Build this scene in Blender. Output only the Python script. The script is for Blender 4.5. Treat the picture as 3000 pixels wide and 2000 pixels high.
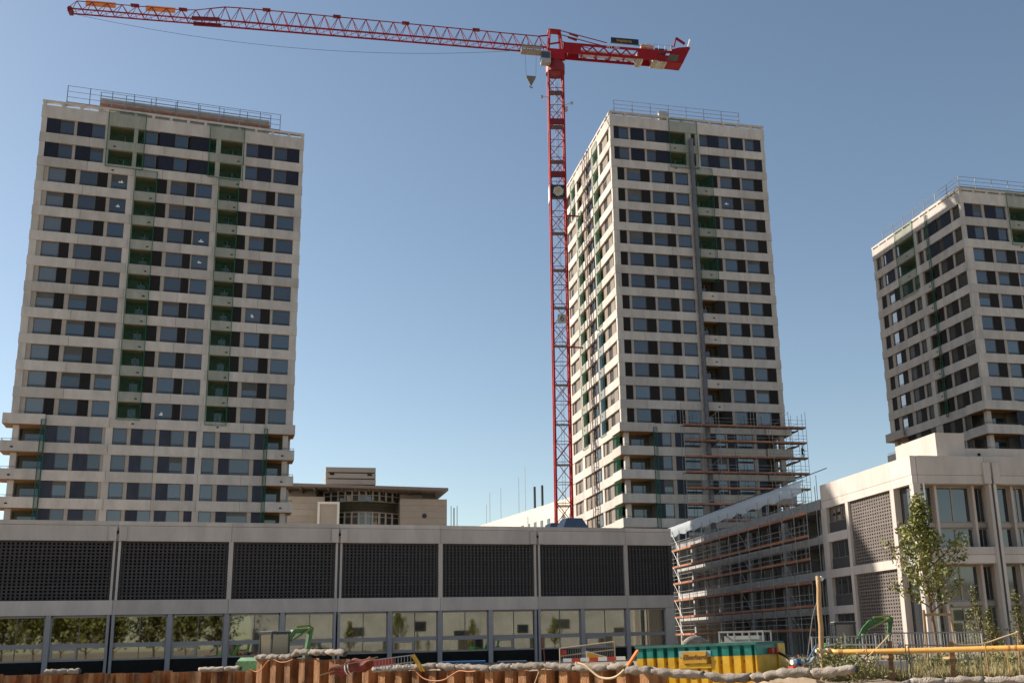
import bpy, math, random
import numpy as np
from mathutils import Vector, Matrix
random.seed(7); rng = np.random.default_rng(7)
sc = bpy.context.scene
for o in list(bpy.data.objects): bpy.data.objects.remove(o)
col = sc.collection
H = 1.6                                   # eye height above the ground sheet
# ------------------------------------------------------------------ camera, sky, sun, exposure
FPX, CX, CY, PIT, ROL, YAW = 2976.587, 1633.483, 1168.863, 0.23337, -0.02351, 0.33076
_F = np.array([math.sin(YAW)*math.cos(PIT), math.cos(YAW)*math.cos(PIT), math.sin(PIT)])
_R0 = np.array([math.cos(YAW), -math.sin(YAW), 0]); _U0 = np.cross(_R0, _F)
_R = math.cos(ROL)*_R0 + math.sin(ROL)*_U0; _U = -math.sin(ROL)*_R0 + math.cos(ROL)*_U0
cd = bpy.data.cameras.new('camera'); cam = bpy.data.objects.new('camera', cd); col.objects.link(cam)
cam.matrix_world = Matrix(((_R[0], _U[0], -_F[0], 0), (_R[1], _U[1], -_F[1], 0), (_R[2], _U[2], -_F[2], H), (0, 0, 0, 1)))
cd.sensor_fit = 'HORIZONTAL'; cd.sensor_width = 36; cd.lens = FPX/3000*36
cd.shift_x = -(CX-1500)/3000; cd.shift_y = (CY-1000)/3000
cd.clip_start = 0.1; cd.clip_end = 5000
sc.camera = cam
SUN = np.array([1, -.80, -.842]); SUN = SUN/np.linalg.norm(SUN)      # direction the light travels
elev = math.asin(-SUN[2]); az = math.atan2(-SUN[0], -SUN[1])        # azimuth from +Y towards +X
w = bpy.data.worlds.new('World'); sc.world = w; w.use_nodes = True
nt = w.node_tree; sky = nt.nodes.new('ShaderNodeTexSky'); sky.sky_type = 'NISHITA'; sky.sun_disc = False
sky.sun_elevation = elev; sky.sun_rotation = az; sky.altitude = 400; sky.air_density = .95; sky.dust_density = .6; sky.ozone_density = .5
bg = nt.nodes['Background']; bg.inputs[1].default_value = 0.094
wb = nt.nodes.new('ShaderNodeMix'); wb.data_type = 'RGBA'; wb.blend_type = 'MULTIPLY'; wb.inputs[0].default_value = 1; wb.inputs[7].default_value = (1.0, .97, .89, 1)   # white balance of the whole sky
nt.links.new(sky.outputs[0], wb.inputs[6]); nt.links.new(wb.outputs[2], bg.inputs[0])
sl = bpy.data.lights.new('sun', 'SUN'); sl.energy = 4.9; sl.angle = math.radians(.53); sl.color = (1, .92, .80)
so = bpy.data.objects.new('sun', sl); col.objects.link(so); so.rotation_euler = Vector(SUN).to_track_quat('-Z', 'Y').to_euler(); so.location = (-60, 60, 120)
sc.view_settings.view_transform = 'Standard'; sc.view_settings.look = 'None'; sc.view_settings.exposure = 0.7; sc.view_settings.gamma = 1
sc.view_settings.use_curve_mapping = False
# ------------------------------------------------------------------ pixel helpers (pixels of the 3000 x 2000 photograph)
def ray(u, v): return _F + _R*(u-CX)/FPX - _U*(v-CY)/FPX
def at_dist(u, v, d):
    r = ray(u, v); p = r*(d/math.hypot(r[0], r[1])); return Vector((p[0], p[1], p[2]+H))
def rot2(p, a): return (p[0]*math.cos(a)-p[1]*math.sin(a), p[0]*math.sin(a)+p[1]*math.cos(a))
def on_plane(u, v, a, ax, val):           # local coordinates (x', y', z above ground) in a frame turned by a
    r = ray(u, v); x = r[0]*math.cos(a)+r[1]*math.sin(a); y = -r[0]*math.sin(a)+r[1]*math.cos(a)
    t = val/(x, y)[ax]; return (x*t, y*t, r[2]*t+H)
# ------------------------------------------------------------------ materials
MATS = {}
def mat(name, c, rough=.8, metal=0., var=.0, vscale=2., bump=0., bscale=30., spec=.5, streak=0., c2=None, coat=0.):
    m = bpy.data.materials.new(name); m.use_nodes = True; n = m.node_tree.nodes; L = m.node_tree.links
    b = n['Principled BSDF']; b.inputs['Roughness'].default_value = rough; b.inputs['Metallic'].default_value = metal
    b.inputs['Specular IOR Level'].default_value = spec
    b.inputs['Base Color'].default_value = (*c, 1)
    if coat: b.inputs['Coat Weight'].default_value = coat
    tc = n.new('ShaderNodeNewGeometry')
    if var or c2:
        no = n.new('ShaderNodeTexNoise'); no.inputs['Scale'].default_value = vscale; no.inputs['Detail'].default_value = 6
        no.inputs['Roughness'].default_value = .65
        mp = n.new('ShaderNodeMapping'); L.new(tc.outputs['Position'], mp.inputs[0]); L.new(mp.outputs[0], no.inputs['Vector'])
        if streak: mp.inputs['Scale'].default_value = (1, 1, streak)
        cr = n.new('ShaderNodeValToRGB'); L.new(no.outputs[0], cr.inputs[0])
        a_ = [max(0, x*(1-var)) for x in c]; b_ = [min(1, x*(1+var)) for x in (c2 or c)]
        cr.color_ramp.elements[0].position = .32; cr.color_ramp.elements[1].position = .68
        cr.color_ramp.elements[0].color = (*a_, 1); cr.color_ramp.elements[1].color = (*b_, 1)
        oi = n.new('ShaderNodeObjectInfo'); hv = n.new('ShaderNodeHueSaturation'); ma = n.new('ShaderNodeMapRange')
        ma.inputs['To Min'].default_value = 1-min(.22, var*.9); ma.inputs['To Max'].default_value = 1+min(.18, var*.7)
        L.new(oi.outputs['Random'], ma.inputs['Value']); L.new(ma.outputs[0], hv.inputs['Value'])
        L.new(cr.outputs[0], hv.inputs['Color']); L.new(hv.outputs[0], b.inputs['Base Color'])
    if bump:
        nb = n.new('ShaderNodeTexNoise'); nb.inputs['Scale'].default_value = bscale; nb.inputs['Detail'].default_value = 5
        L.new(tc.outputs['Position'], nb.inputs['Vector'])
        bp = n.new('ShaderNodeBump'); bp.inputs['Strength'].default_value = bump; bp.inputs['Distance'].default_value = .05
        L.new(nb.outputs[0], bp.inputs['Height']); L.new(bp.outputs[0], b.inputs['Normal'])
    MATS[name] = m; return m
CON = mat('concrete_panel', (.50, .448, .40), .85, var=.15, vscale=.9, bump=.15, bscale=14, streak=.35)
CONL = mat('concrete_warm', (.54, .468, .415), .85, var=.13, vscale=.7, bump=.12, bscale=12, streak=.3)
CONG = mat('concrete_grey', (.36, .35, .34), .9, var=.16, vscale=1.2, bump=.2, bscale=10)
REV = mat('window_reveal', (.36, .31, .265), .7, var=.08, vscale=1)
BEI = mat('beige_panel', (.20, .16, .125), .8, var=.15, vscale=1)
FRM = mat('window_frame', (.16, .13, .11), .5, .3, var=.05)
INF = mat('brown_black_infill', (.017, .014, .014), .7, .0, var=.2, vscale=3, streak=6, spec=.2)
INB = mat('blue_black_infill', (.016, .019, .033), .65, .0, var=.18, vscale=2, streak=.3, spec=.25)
INC = mat('slate_blue_infill', (.036, .041, .060), .65, .0, var=.18, vscale=2, streak=.3, spec=.25)
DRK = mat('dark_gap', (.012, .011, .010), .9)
WOOD = mat('timber', (.40, .25, .12), .8, var=.22, vscale=3, bump=.3, bscale=20, streak=.1)
SOF = mat('soffit_board', (.26, .13, .04), .7, var=.15, vscale=1.5)
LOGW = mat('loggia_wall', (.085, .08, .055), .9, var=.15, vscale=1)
STEEL = mat('galvanised_tube', (.29, .285, .28), .5, .6, var=.2, vscale=2)
STEELD = mat('dark_steel', (.05, .05, .055), .5, .5, var=.1)
TOE = mat('toe_board', (.36, .13, .06), .75, var=.3, vscale=1.5, bump=.2, bscale=15)
DECK = mat('scaffold_deck', (.13, .10, .08), .8, var=.25, vscale=2)
RED = mat('crane_red', (.28, .006, .011), .6, var=.2, vscale=1.2, spec=.25)
REDD = mat('crane_red_worn', (.17, .005, .008), .6, var=.25, vscale=2)
GREYP = mat('grey_paint', (.33, .33, .31), .5, var=.15)
ZINC = mat('zinc_sheet', (.10, .125, .16), .4, .3, var=.1)
BRK = mat('dark_brick', (.050, .042, .042), .7, var=.25, vscale=5, bump=.25, bscale=40)
RUST = mat('rusty_steel', (.15, .055, .018), .85, .0, var=.45, vscale=2.6, bump=.6, bscale=25, c2=(.40, .19, .075), streak=.25)
BAG = mat('geotextile', (.34, .285, .235), .95, var=.32, vscale=4, bump=.9, bscale=35)
TEAL = mat('teal_paint', (.0, .17, .135), .45, var=.18, c2=(.01, .25, .20), vscale=3)
YEL = mat('yellow_paint', (.62, .33, .012), .45, var=.14, vscale=2.2, c2=(.74, .43, .02))
PIPEY = mat('yellow_pipe', (.66, .36, .085), .4, var=.1, vscale=4)
GRN = mat('machine_green', (.02, .10, .02), .5, var=.3, vscale=5, c2=(.05, .17, .03))
GRN2 = mat('machine_green_lit', (.20, .26, .05), .45, var=.2, vscale=4)  # lighter copy of the machine green, sunlight put into its colour
BLKP = mat('black_plastic', (.02, .02, .022), .5)
TARP = mat('red_brown_tarp', (.22, .055, .038), .9, var=.35, vscale=3, bump=.6, bscale=9)
WHT = mat('white_paint', (.75, .74, .71), .6, var=.06)
PAP = mat('white_paper', (.8, .8, .8), .9)
ORA = mat('orange_board', (.75, .24, .06), .6, var=.12)
REDW = mat('signal_red', (.5, .04, .025), .55, var=.1)
NAVY = mat('navy_board', (.008, .010, .02), .6)
GOLD = mat('gold_lettering', (.55, .30, .03), .6)
BRWN = mat('brown_lettering', (.10, .04, .01), .6)
BARK = mat('bark', (.22, .12, .065), .9, var=.3, vscale=8, bump=.5, bscale=25)
BLUE = mat('blue_plastic', (.02, .13, .32), .5)
HOSE = mat('cream_hose', (.62, .46, .25), .6, var=.1)
HOSO = mat('orange_cable', (.55, .17, .04), .6, var=.1)
SOIL = mat('soil', (.30, .23, .16), .95, var=.3, vscale=1.2, bump=.8, bscale=5)
LEAF = mat('leaf', (.10, .12, .025), .6, var=.35, vscale=2.5, c2=(.20, .19, .04))
LEAF2 = mat('shrub_leaf', (.075, .10, .022), .65, var=.4, vscale=3, c2=(.17, .16, .04))
GRS = mat('grass_blades', (.13, .13, .035), .8, var=.35, vscale=1.5, c2=(.32, .26, .11))
BGW = mat('beige_cladding', (.38, .345, .30), .85, var=.07, vscale=.6)
BGT = mat('grey_beige_cladding', (.38, .34, .30), .85, var=.06, vscale=.6)
CREAM = mat('cream_render', (.62, .56, .47), .85, var=.06, vscale=.3)
SKIN = mat('skin', (.35, .2, .14), .7); CLO = mat('dark_workwear', (.015, .016, .02), .9)
def glassy(name, c, rough, spec, ior, emit=None):
    m = mat(name, c, rough, spec=spec); b = m.node_tree.nodes['Principled BSDF']; b.inputs['IOR'].default_value = ior; return m
GLS = glassy('dark_pane', (.030, .034, .040), .06, .8, 1.65)
GLS2 = glassy('grey_pane', (.050, .056, .062), .08, .8, 1.65)
GLS3 = glassy('deep_pane', (.020, .024, .030), .05, .9, 1.75)
GLL = glassy('pale_pane', (.090, .090, .080), .1, .9, 1.75)
GLD = glassy('dull_pane', (.05, .045, .036), .25, .3, 1.45)
GLM = glassy('mirror_pane', (.02, .022, .025), .03, 1., 2.3)
def mixed(name, c, fac, rough=.9, glossy=False, translucent=0.):
    m = bpy.data.materials.new(name); m.use_nodes = True; n = m.node_tree.nodes; L = m.node_tree.links
    b = n['Principled BSDF']; b.inputs['Base Color'].default_value = (*c, 1); b.inputs['Roughness'].default_value = rough
    t = n.new('ShaderNodeBsdfTransparent'); mx = n.new('ShaderNodeMixShader'); mx.inputs[0].default_value = fac
    src = b
    if glossy:
        src = n.new('ShaderNodeBsdfGlossy'); src.inputs['Roughness'].default_value = rough; src.inputs['Color'].default_value = (*c, 1)
    if translucent:
        tr = n.new('ShaderNodeBsdfTranslucent'); tr.inputs['Color'].default_value = (*c, 1); m2 = n.new('ShaderNodeMixShader')
        m2.inputs[0].default_value = translucent; L.new(b.outputs[0], m2.inputs[1]); L.new(tr.outputs[0], m2.inputs[2]); src = m2
    L.new(t.outputs[0], mx.inputs[1]); L.new(src.outputs[0], mx.inputs[2]); L.new(mx.outputs[0], n['Material Output'].inputs[0])
    return m
NET = mixed('green_net', (.012, .17, .085), .22, translucent=.4)
NETB = mixed('blue_net', (.02, .13, .20), .3, translucent=.4)
ROPE = mat('green_rope', (.01, .12, .06), .9)
FOIL = mixed('plastic_sheet', (.55, .58, .62), .82, .5, translucent=.35)
SHOP = mixed('shop_glass', (.66, .68, .64), .27, .02, glossy=True)
# green tint of the transmitted part
SHOP.node_tree.nodes['Transparent BSDF'].inputs[0].default_value = (.6, .62, .56, 1)
# ------------------------------------------------------------------ mesh helpers
def link(o, parent=None, loc=(0, 0, 0), rz=0.):
    col.objects.link(o); o.parent = parent; o.location = loc
    if rz: o.rotation_euler = (0, 0, rz)
    return o
class MB:
    def __init__(s): s.v = []; s.f = []; s.m = []
    def quad(s, *p, m=0):
        k = len(s.v); s.v += [tuple(q) for q in p]; s.f.append(tuple(range(k, k+len(p)))); s.m.append(m); return s
    def box(s, x0, x1, y0, y1, z0, z1, m=0):
        k = len(s.v)
        s.v += [(x0, y0, z0), (x1, y0, z0), (x1, y1, z0), (x0, y1, z0), (x0, y0, z1), (x1, y0, z1), (x1, y1, z1), (x0, y1, z1)]
        for f in ((0, 3, 2, 1), (4, 5, 6, 7), (0, 1, 5, 4), (1, 2, 6, 5), (2, 3, 7, 6), (3, 0, 4, 7)):
            s.f.append(tuple(k+i for i in f)); s.m.append(m)
        return s
    def tube(s, p, q, r, n=6, r2=None, m=0):
        p, q = Vector(p), Vector(q); d = q-p
        if d.length < 1e-6: return s
        d.normalize(); a = d.orthogonal().normalized(); b = d.cross(a); k = len(s.v); r2 = r if r2 is None else r2
        for c, rr in ((p, r), (q, r2)):
            for i in range(n):
                t = 2*math.pi*i/n+.4; s.v.append(tuple(c + a*math.cos(t)*rr + b*math.sin(t)*rr))
        for i in range(n):
            j = (i+1) % n; s.f.append((k+i, k+j, k+n+j, k+n+i)); s.m.append(m)
        s.f.append(tuple(k+n-1-i for i in range(n))); s.f.append(tuple(k+n+i for i in range(n))); s.m += [m, m]
        return s
    def bar(s, p, q, w, h=None, m=0, up=(0, 0, 1)):      # square bar from p to q
        p, q = Vector(p), Vector(q); d = (q-p).normalized(); h = h or w; u = Vector(up)
        a = d.cross(u)
        if a.length < 1e-4: a = d.cross(Vector((1, 0, 0)))
        a.normalize(); b = a.cross(d); k = len(s.v)
        for c in (p, q):
            for (i, j) in ((-1, -1), (1, -1), (1, 1), (-1, 1)): s.v.append(tuple(c + a*i*w/2 + b*j*h/2))
        for f in ((0, 1, 2, 3), (7, 6, 5, 4), (0, 4, 5, 1), (1, 5, 6, 2), (2, 6, 7, 3), (3, 7, 4, 0)):
            s.f.append(tuple(k+i for i in f)); s.m.append(m)
        return s
    def path(s, pts, r, n=8, m=0):                       # a bent pipe with one radius or one radius for each point
        pts = [Vector(p) for p in pts]; k = len(s.v); N = len(pts)
        ref = None
        for i, p in enumerate(pts):
            d = (pts[min(i+1, N-1)]-pts[max(i-1, 0)]).normalized()
            a = d.orthogonal().normalized() if ref is None else (ref - d*ref.dot(d)).normalized()
            ref = a; b = d.cross(a); rr = r[i] if hasattr(r, '__len__') else r
            for j in range(n):
                t = 2*math.pi*j/n; s.v.append(tuple(p + a*math.cos(t)*rr + b*math.sin(t)*rr))
        for i in range(N-1):
            for j in range(n):
                l = (j+1) % n; s.f.append((k+i*n+j, k+i*n+l, k+(i+1)*n+l, k+(i+1)*n+j)); s.m.append(m)
        s.f.append(tuple(k+n-1-j for j in range(n))); s.f.append(tuple(k+(N-1)*n+j for j in range(n))); s.m += [m, m]
        return s
    def prism(s, pts, y0, y1, m=0):                      # polygon in x,z extruded along y
        k = len(s.v); n = len(pts)
        s.v += [(x, y0, z) for x, z in pts] + [(x, y1, z) for x, z in pts]
        s.f.append(tuple(range(k, k+n))); s.f.append(tuple(k+2*n-1-i for i in range(n))); s.m += [m, m]
        for i in range(n):
            j = (i+1) % n; s.f.append((k+j, k+i, k+n+i, k+n+j)); s.m.append(m)
        return s
    def mesh(s, name, *mats, smooth=False):
        me = bpy.data.meshes.new(name); me.from_pydata(s.v, [], s.f)
        for mm in mats: me.materials.append(mm)
        if len(mats) > 1: me.polygons.foreach_set('material_index', s.m)
        if smooth: me.polygons.foreach_set('use_smooth', [True]*len(me.polygons))
        me.update(); return me
    def build(s, name, mats, parent=None, loc=(0, 0, 0), rz=0., smooth=False):
        if not isinstance(mats, (list, tuple)): mats = [mats]
        return link(bpy.data.objects.new(name, s.mesh(name, *mats, smooth=smooth)), parent, loc, rz)
def tag(o, label, cat, group=None, kind=None):
    o['label'] = label; o['category'] = cat
    if group: o['group'] = group
    if kind: o['kind'] = kind
    return o
def thing(name, label, cat, loc=(0, 0, 0), rz=0., group=None):
    o = bpy.data.objects.new(name, None); link(o, None, loc, rz); o.empty_display_size = .5
    return tag(o, label, cat, group)
def structure(o): o['kind'] = 'structure'; return o
_cache = {}
def shared(key, fn):
    if key not in _cache: _cache[key] = fn()
    return _cache[key]
def boxo(name, parent, x0, x1, y0, y1, z0, z1, m, rz=0.):
    d = (round(abs(x1-x0), 3), round(abs(y1-y0), 3), round(abs(z1-z0), 3))
    me = shared(('b', d, m.name), lambda: MB().box(-d[0]/2, d[0]/2, -d[1]/2, d[1]/2, -d[2]/2, d[2]/2).mesh(name, m))
    return link(bpy.data.objects.new(name, me), parent, ((x0+x1)/2, (y0+y1)/2, (z0+z1)/2), rz)
def text_mesh(txt, size, m, depth=.01, shear=0., name='lettering'):
    cu = bpy.data.curves.new('t', 'FONT'); cu.body = txt; cu.size = size; cu.extrude = depth; cu.shear = shear; cu.align_x = 'CENTER'; cu.align_y = 'CENTER'
    ob = bpy.data.objects.new('t', cu); col.objects.link(ob); bpy.context.view_layer.update()
    me = bpy.data.meshes.new_from_object(ob.evaluated_get(bpy.context.evaluated_depsgraph_get())); me.name = name
    me.materials.clear(); me.materials.append(m); bpy.data.objects.remove(ob); bpy.data.curves.remove(cu); return me
def net_mesh(w, h, m, amp=.05, nx=10, nz=14, seed=0):    # hanging net, centre at (0,0), top at z=h/2, slightly folded
    r = np.random.default_rng(seed); ph = r.uniform(0, 6, 4); b = MB()
    P = lambda i, j: (-w/2+w*i/nx, amp*(math.sin(i*1.7+ph[0])+.6*math.sin(j*.9+i*.8+ph[1])), h/2-h*j/nz)
    for i in range(nx):
        for j in range(nz): b.quad(P(i, j), P(i+1, j), P(i+1, j+1), P(i, j+1))
    return b.mesh('net', m, smooth=True)
# ================================================================== GROUND
WALL = [(-420, 50.5), (-60, 48), (330, 45.5), (560, 43.5), (742, 41.5), (1003, 37.6), (1240, 34.6), (1500, 32), (1720, 30), (1868, 28.8)]
wp = [at_dist(u, 1900, d) for u, d in WALL]
wp = [Vector((p.x, p.y, 0)) for p in wp]
edge = [Vector((-300, 60, 0))] + wp + [at_dist(2150, 1900, 26.5), at_dist(2460, 1900, 24), at_dist(3000, 1900, 22.5), at_dist(3400, 1900, 22), Vector((120, 8, 0))]
for p in edge: p.z = 0
g = MB()
for a, b in zip(edge[:-1], edge[1:]): g.quad(a, b, (b.x*1.0+(40 if b.x > 0 else -40), 3000, 0), (a.x*1.0+(40 if a.x > 0 else -40), 3000, 0))
g.quad((-3000, 60, 0), (-300, 60, 0), (-340, 3000, 0), (-3000, 3000, 0)); g.quad((120, 8, 0), (3000, 8, 0), (3000, 3000, 0), (160, 3000, 0))
g.quad((-3000, -3000, 0), (3000, -3000, 0), (3000, 2.5, 0), (-3000, 2.5, 0))
structure(g.build('ground', SOIL))
g = MB(); g.quad((-3000, 2, -4), (3000, 2, -4), (3000, 80, -4), (-3000, 80, -4)); g.quad((-3000, 2.5, -4), (3000, 2.5, -4), (3000, 2.5, 0), (-3000, 2.5, 0))
structure(g.build('pit_floor', SOIL))
# raised planted bank on the right
bk = [at_dist(2225, 1900, 27.5), at_dist(2470, 1900, 24.2), at_dist(3000, 1900, 22.7), at_dist(3420, 1900, 22.2), Vector((46, 38, 0)), Vector((44, 52, 0)), Vector((24.5, 43, 0)), Vector((16.5, 37.5, 0))]
g = MB(); n = 26
tops = []
def bank_z(x, y): return .52 + .07*math.sin(x*1.3+y*.7) + .05*math.sin(x*2.9-y*1.7)
A0, A1, B1, B0 = bk[0], bk[3], bk[4], bk[7]
def bl(s, t):
    fr = [bk[0], bk[1], bk[2], bk[3]]; ba = [bk[7], bk[6], bk[5], bk[4]]
    def pol(q, s):
        k = min(2, int(s*3)); f = s*3-k; return q[k]*(1-f)+q[k+1]*f
    return pol(fr, s)*(1-t)+pol(ba, s)*t
for i in range(n+1):
    for j in range(13):
        p = bl(i/n, j/12); e = 0 if (i == 0 or i == n or j == 12) else 1
        g.v.append((p.x, p.y, bank_z(p.x, p.y) if e else .01))
for i in range(n):
    for j in range(12): g.f.append((i*13+j, (i+1)*13+j, (i+1)*13+j+1, i*13+j+1)); g.m.append(0)
for i in range(n):
    a, b = g.v[i*13], g.v[(i+1)*13]; g.quad((a[0], a[1], -4), (b[0], b[1], -4), b, a)
structure(g.build('planted_bank', SOIL, smooth=True))
# ================================================================== TOWERS
class Fac:                               # one facade of a tower: u runs along it, o outwards
    def __init__(s, root, side, X0, Y0): s.r, s.side, s.X0, s.Y0 = root, side, X0, Y0
    def put(s, name, me, u, o, z, parent=None):
        loc = (u-s.X0, -o, z) if not s.side else (-o, u-s.Y0, z)
        ob = bpy.data.objects.new(name, me); pr = s.r
        if parent is not None:
            base = parent['_u'], parent['_o'], parent['_z']
            ob.parent = parent; col.objects.link(ob); ob.location = (u-base[0] if not s.side else -(u-base[0]), -(o-base[1]), z-base[2]); return ob
        link(ob, pr, loc, -math.pi/2 if s.side else 0.); s._reg(ob, u, o, z); return ob
    def _reg(s, ob, u, o, z): REG[ob.name] = (u, o, z)
    def box(s, name, u0, u1, o0, o1, z0, z1, m):
        d = (round(u1-u0, 3), round(o1-o0, 3), round(z1-z0, 3))
        me = shared(('b', d, m.name), lambda: MB().box(-d[0]/2, d[0]/2, -d[1]/2, d[1]/2, -d[2]/2, d[2]/2).mesh(name, m))
        return s.put(name, me, (u0+u1)/2, (o0+o1)/2, (z0+z1)/2)
REG = {}; BL = random.Random(21); BLND = mat('blind_fabric', (.085, .083, .078), .6, var=.3, vscale=.5)
def child(fac, name, me, par, du, do, dz):
    ob = bpy.data.objects.new(name, me); col.objects.link(ob); ob.parent = par; ob.location = (du, -do, dz); return ob
def window(F, u0, u1, z0, z1, glass, rail=True, cols=1, sticker=None):
    w_, h_ = round(u1-u0, 2), round(z1-z0, 2); t = .07
    if glass is GLS: glass = BL.choice([GLS, GLS, GLS2, GLS3])
    def ring():
        b = MB(); b.box(-w_/2, w_/2, -.05, .05, -h_/2, -h_/2+t); b.box(-w_/2, w_/2, -.05, .05, h_/2-t, h_/2)
        b.box(-w_/2, -w_/2+t, -.05, .05, -h_/2+t, h_/2-t); b.box(w_/2-t, w_/2, -.05, .05, -h_/2+t, h_/2-t)
        for c in range(1, cols):
            x = -w_/2+w_*c/cols; b.box(x-.035, x+.035, -.05, .05, -h_/2+t, h_/2-t)
        return b.mesh('window', FRM)
    o = F.put('window', shared(('win', w_, h_, cols), ring), (u0+u1)/2, -.26, (z0+z1)/2)
    child(F, 'pane', shared(('pane', w_, h_, glass.name), lambda: MB().box(-w_/2+.02, w_/2-.02, -.012, .012, -h_/2+.02, h_/2-.02).mesh('pane', glass)), o, 0, -.01, 0)
    if rail:
        def rl():
            b = MB(); zz = -h_/2
            for z in (.30, .16): b.box(-w_/2+.01, w_/2-.01, -.015, .015, zz+z-.015, zz+z+.015)
            for k in range(4): x = -w_/2+.05+(w_-.1)*k/3; b.box(x-.012, x+.012, -.012, .012, zz+.01, zz+.30)
            return b.mesh('window_rail', STEELD)
        child(F, 'window_rail', shared(('rail', w_, h_), rl), o, 0, .14, 0)
    if BL.random() < .16:
        hb_ = h_*BL.choice([.2, .3, .45]); kk = round(hb_, 2)
        child(F, 'blind', shared(('bl', w_, kk), lambda: MB().box(-w_/2+.07, w_/2-.07, -.004, .004, -kk/2, kk/2).mesh('blind', BLND)), o, 0, .012, h_/2-.07-kk/2)
    if sticker:
        b = MB(); rr = random.Random(sticker)
        w1 = rr.uniform(.12, .28); b.box(-w1, w1, -.004, .004, -.1, rr.uniform(0, .1)); c1 = rr.uniform(-.12, .12); b.box(c1-.1, c1+rr.uniform(.0, .1), -.006, .006, -.02, rr.uniform(.1, .28))
        child(F, 'paper_notice', b.mesh('paper_notice', PAP), o, rr.uniform(-.3, .2), .02, rr.uniform(-.3, .1))
    return o
def loggia(F, u0, u1, z0, z1, deep=1.7, door=True):
    w_, h_ = round(u1-u0, 2), round(z1-z0, 2)
    def nb():
        b = MB(); X = w_/2; Z0 = -h_/2-.9; Z1 = h_/2
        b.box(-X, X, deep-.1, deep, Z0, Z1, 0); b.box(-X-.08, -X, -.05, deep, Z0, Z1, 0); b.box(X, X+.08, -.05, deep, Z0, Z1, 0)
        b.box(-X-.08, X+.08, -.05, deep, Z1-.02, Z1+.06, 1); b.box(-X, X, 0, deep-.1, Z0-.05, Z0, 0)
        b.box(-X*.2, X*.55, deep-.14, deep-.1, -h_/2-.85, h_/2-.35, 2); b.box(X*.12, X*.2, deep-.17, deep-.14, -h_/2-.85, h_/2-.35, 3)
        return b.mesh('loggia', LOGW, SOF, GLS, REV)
    o = F.put('loggia', shared(('log', w_, h_), nb), (u0+u1)/2, -.36, (z0+z1)/2)
    def rl():
        b = MB(); X = w_/2; b.box(-X, X, -.02, .02, -h_/2+.22, -h_/2+.26)
        for k in range(3): x = -X+.05+(w_-.1)*k/2; b.box(x-.015, x+.015, -.015, .015, -h_/2, -h_/2+.22)
        return b.mesh('railing', STEELD)
    child(F, 'railing', shared(('lrail', w_, h_), rl), o, 0, .2, 0); return o
def row(F, spec, z0, z1, k, notes=()):
    for it in spec:
        kind, a, b = it[:3]; e = .008
        if kind == 'p': F.box('pier', a, b, -.38, -.02, z0-.01, z1+.01, CON)
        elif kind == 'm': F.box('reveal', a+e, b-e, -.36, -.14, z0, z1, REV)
        elif kind == 'd': F.box('infill_panel', a+e, b-e, -.30, -.12, z0, z1, INF)
        elif kind in 'bB': F.box('infill_panel', a+e, b-e, -.30, -.12, z0, z1, INB if kind == 'b' else INC)
        elif kind == 's': F.box('vent_slot', a+e, b-e, -.50, -.34, z0, z1, DRK)
        elif kind == 'c': F.box('curtain_panel', a+e, b-e, -.34, -.2, z0, z1, BEI)
        elif kind in 'wgGv':
            st = None
            for (kk, uu) in notes:
                if kk == k and a < uu < b: st = int(kk*100+uu*3)+7
            window(F, a, b, z0, z1, {'w': GLS, 'g': GLL, 'G': GLM, 'v': GLD}[kind], True, 1, st)
        elif kind == 'l': loggia(F, a, b, z0, z1)
def spandrels(F, cuts, z0, z1, m=CON, o1=.05, name='spandrel_panel'):
    for a, b in zip(cuts[:-1], cuts[1:]): F.box(name, a+.014, b-.014, -.40, o1, z0, z1, m)
def scupper(F, u, z): F.box('scupper', u-.13, u+.13, -.05, .10, z-.07, z+.07, DRK)
def corner_balcony(root, xa, xb, ya, yb, zb, sides, pillar, net=None, first=False):
    # local box xa..xb, ya..yb; sides: which outer edges carry a parapet; zb: top of the parapet
    for s in sides:
        if s == 'f': boxo('balcony_parapet', root, xa, xb, ya, ya+.18, zb-1.13, zb, CON)
        if s == 'l': boxo('balcony_parapet', root, xa, xa+.18, ya+.18, yb, zb-1.13, zb, CON)
        if s == 'r': boxo('balcony_parapet', root, xb-.18, xb, ya+.18, yb, zb-1.13, zb, CON)
    boxo('balcony_slab', root, xa+.18 if 'l' in sides else xa, xb-.18 if 'r' in sides else xb, ya+.18, yb, zb-1.10, zb-.9, CONG)
    boxo('soffit', root, xa+.02, xb-.02, ya+.02, yb, zb-1.16, zb-1.132, SOF)
    if pillar and not first:
        boxo('pillar', root, pillar[0]-.3, pillar[0]+.3, pillar[1]-.3, pillar[1]+.3, zb-.9, zb+1.84, CON)
        b = MB()
        for s in sides:
            if s == 'f': b.box(xa+.05, xb-.05, ya+.06, ya+.1, zb+.2, zb+.24); [b.box(x-.015, x+.015, ya+.06, ya+.1, zb, zb+.2) for x in np.arange(xa+.1, xb, .9)]
            if s == 'l': b.box(xa+.06, xa+.1, ya+.1, yb, zb+.2, zb+.24)
            if s == 'r': b.box(xb-.1, xb-.06, ya+.1, yb, zb+.2, zb+.24)
        b.build('railing', STEELD, root)
def roof_trim(F, ua, ub, z, step=1.9, gap=True):
    # parapet wall, short posts, open slot and coping beam; z = top of coping
    F.box('coping', ua-.06, ub+.06, -.34, .07, z-.28, z, CON)
    k = int((ub-ua)/step); us = [ua+.02]+[ua+(ub-ua)*i/k for i in range(1, k)]+[ub-.34]
    for u in us: F.box('coping_post', u, u+.32, -.32, .06, z-.64, z-.282, CON)
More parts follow.
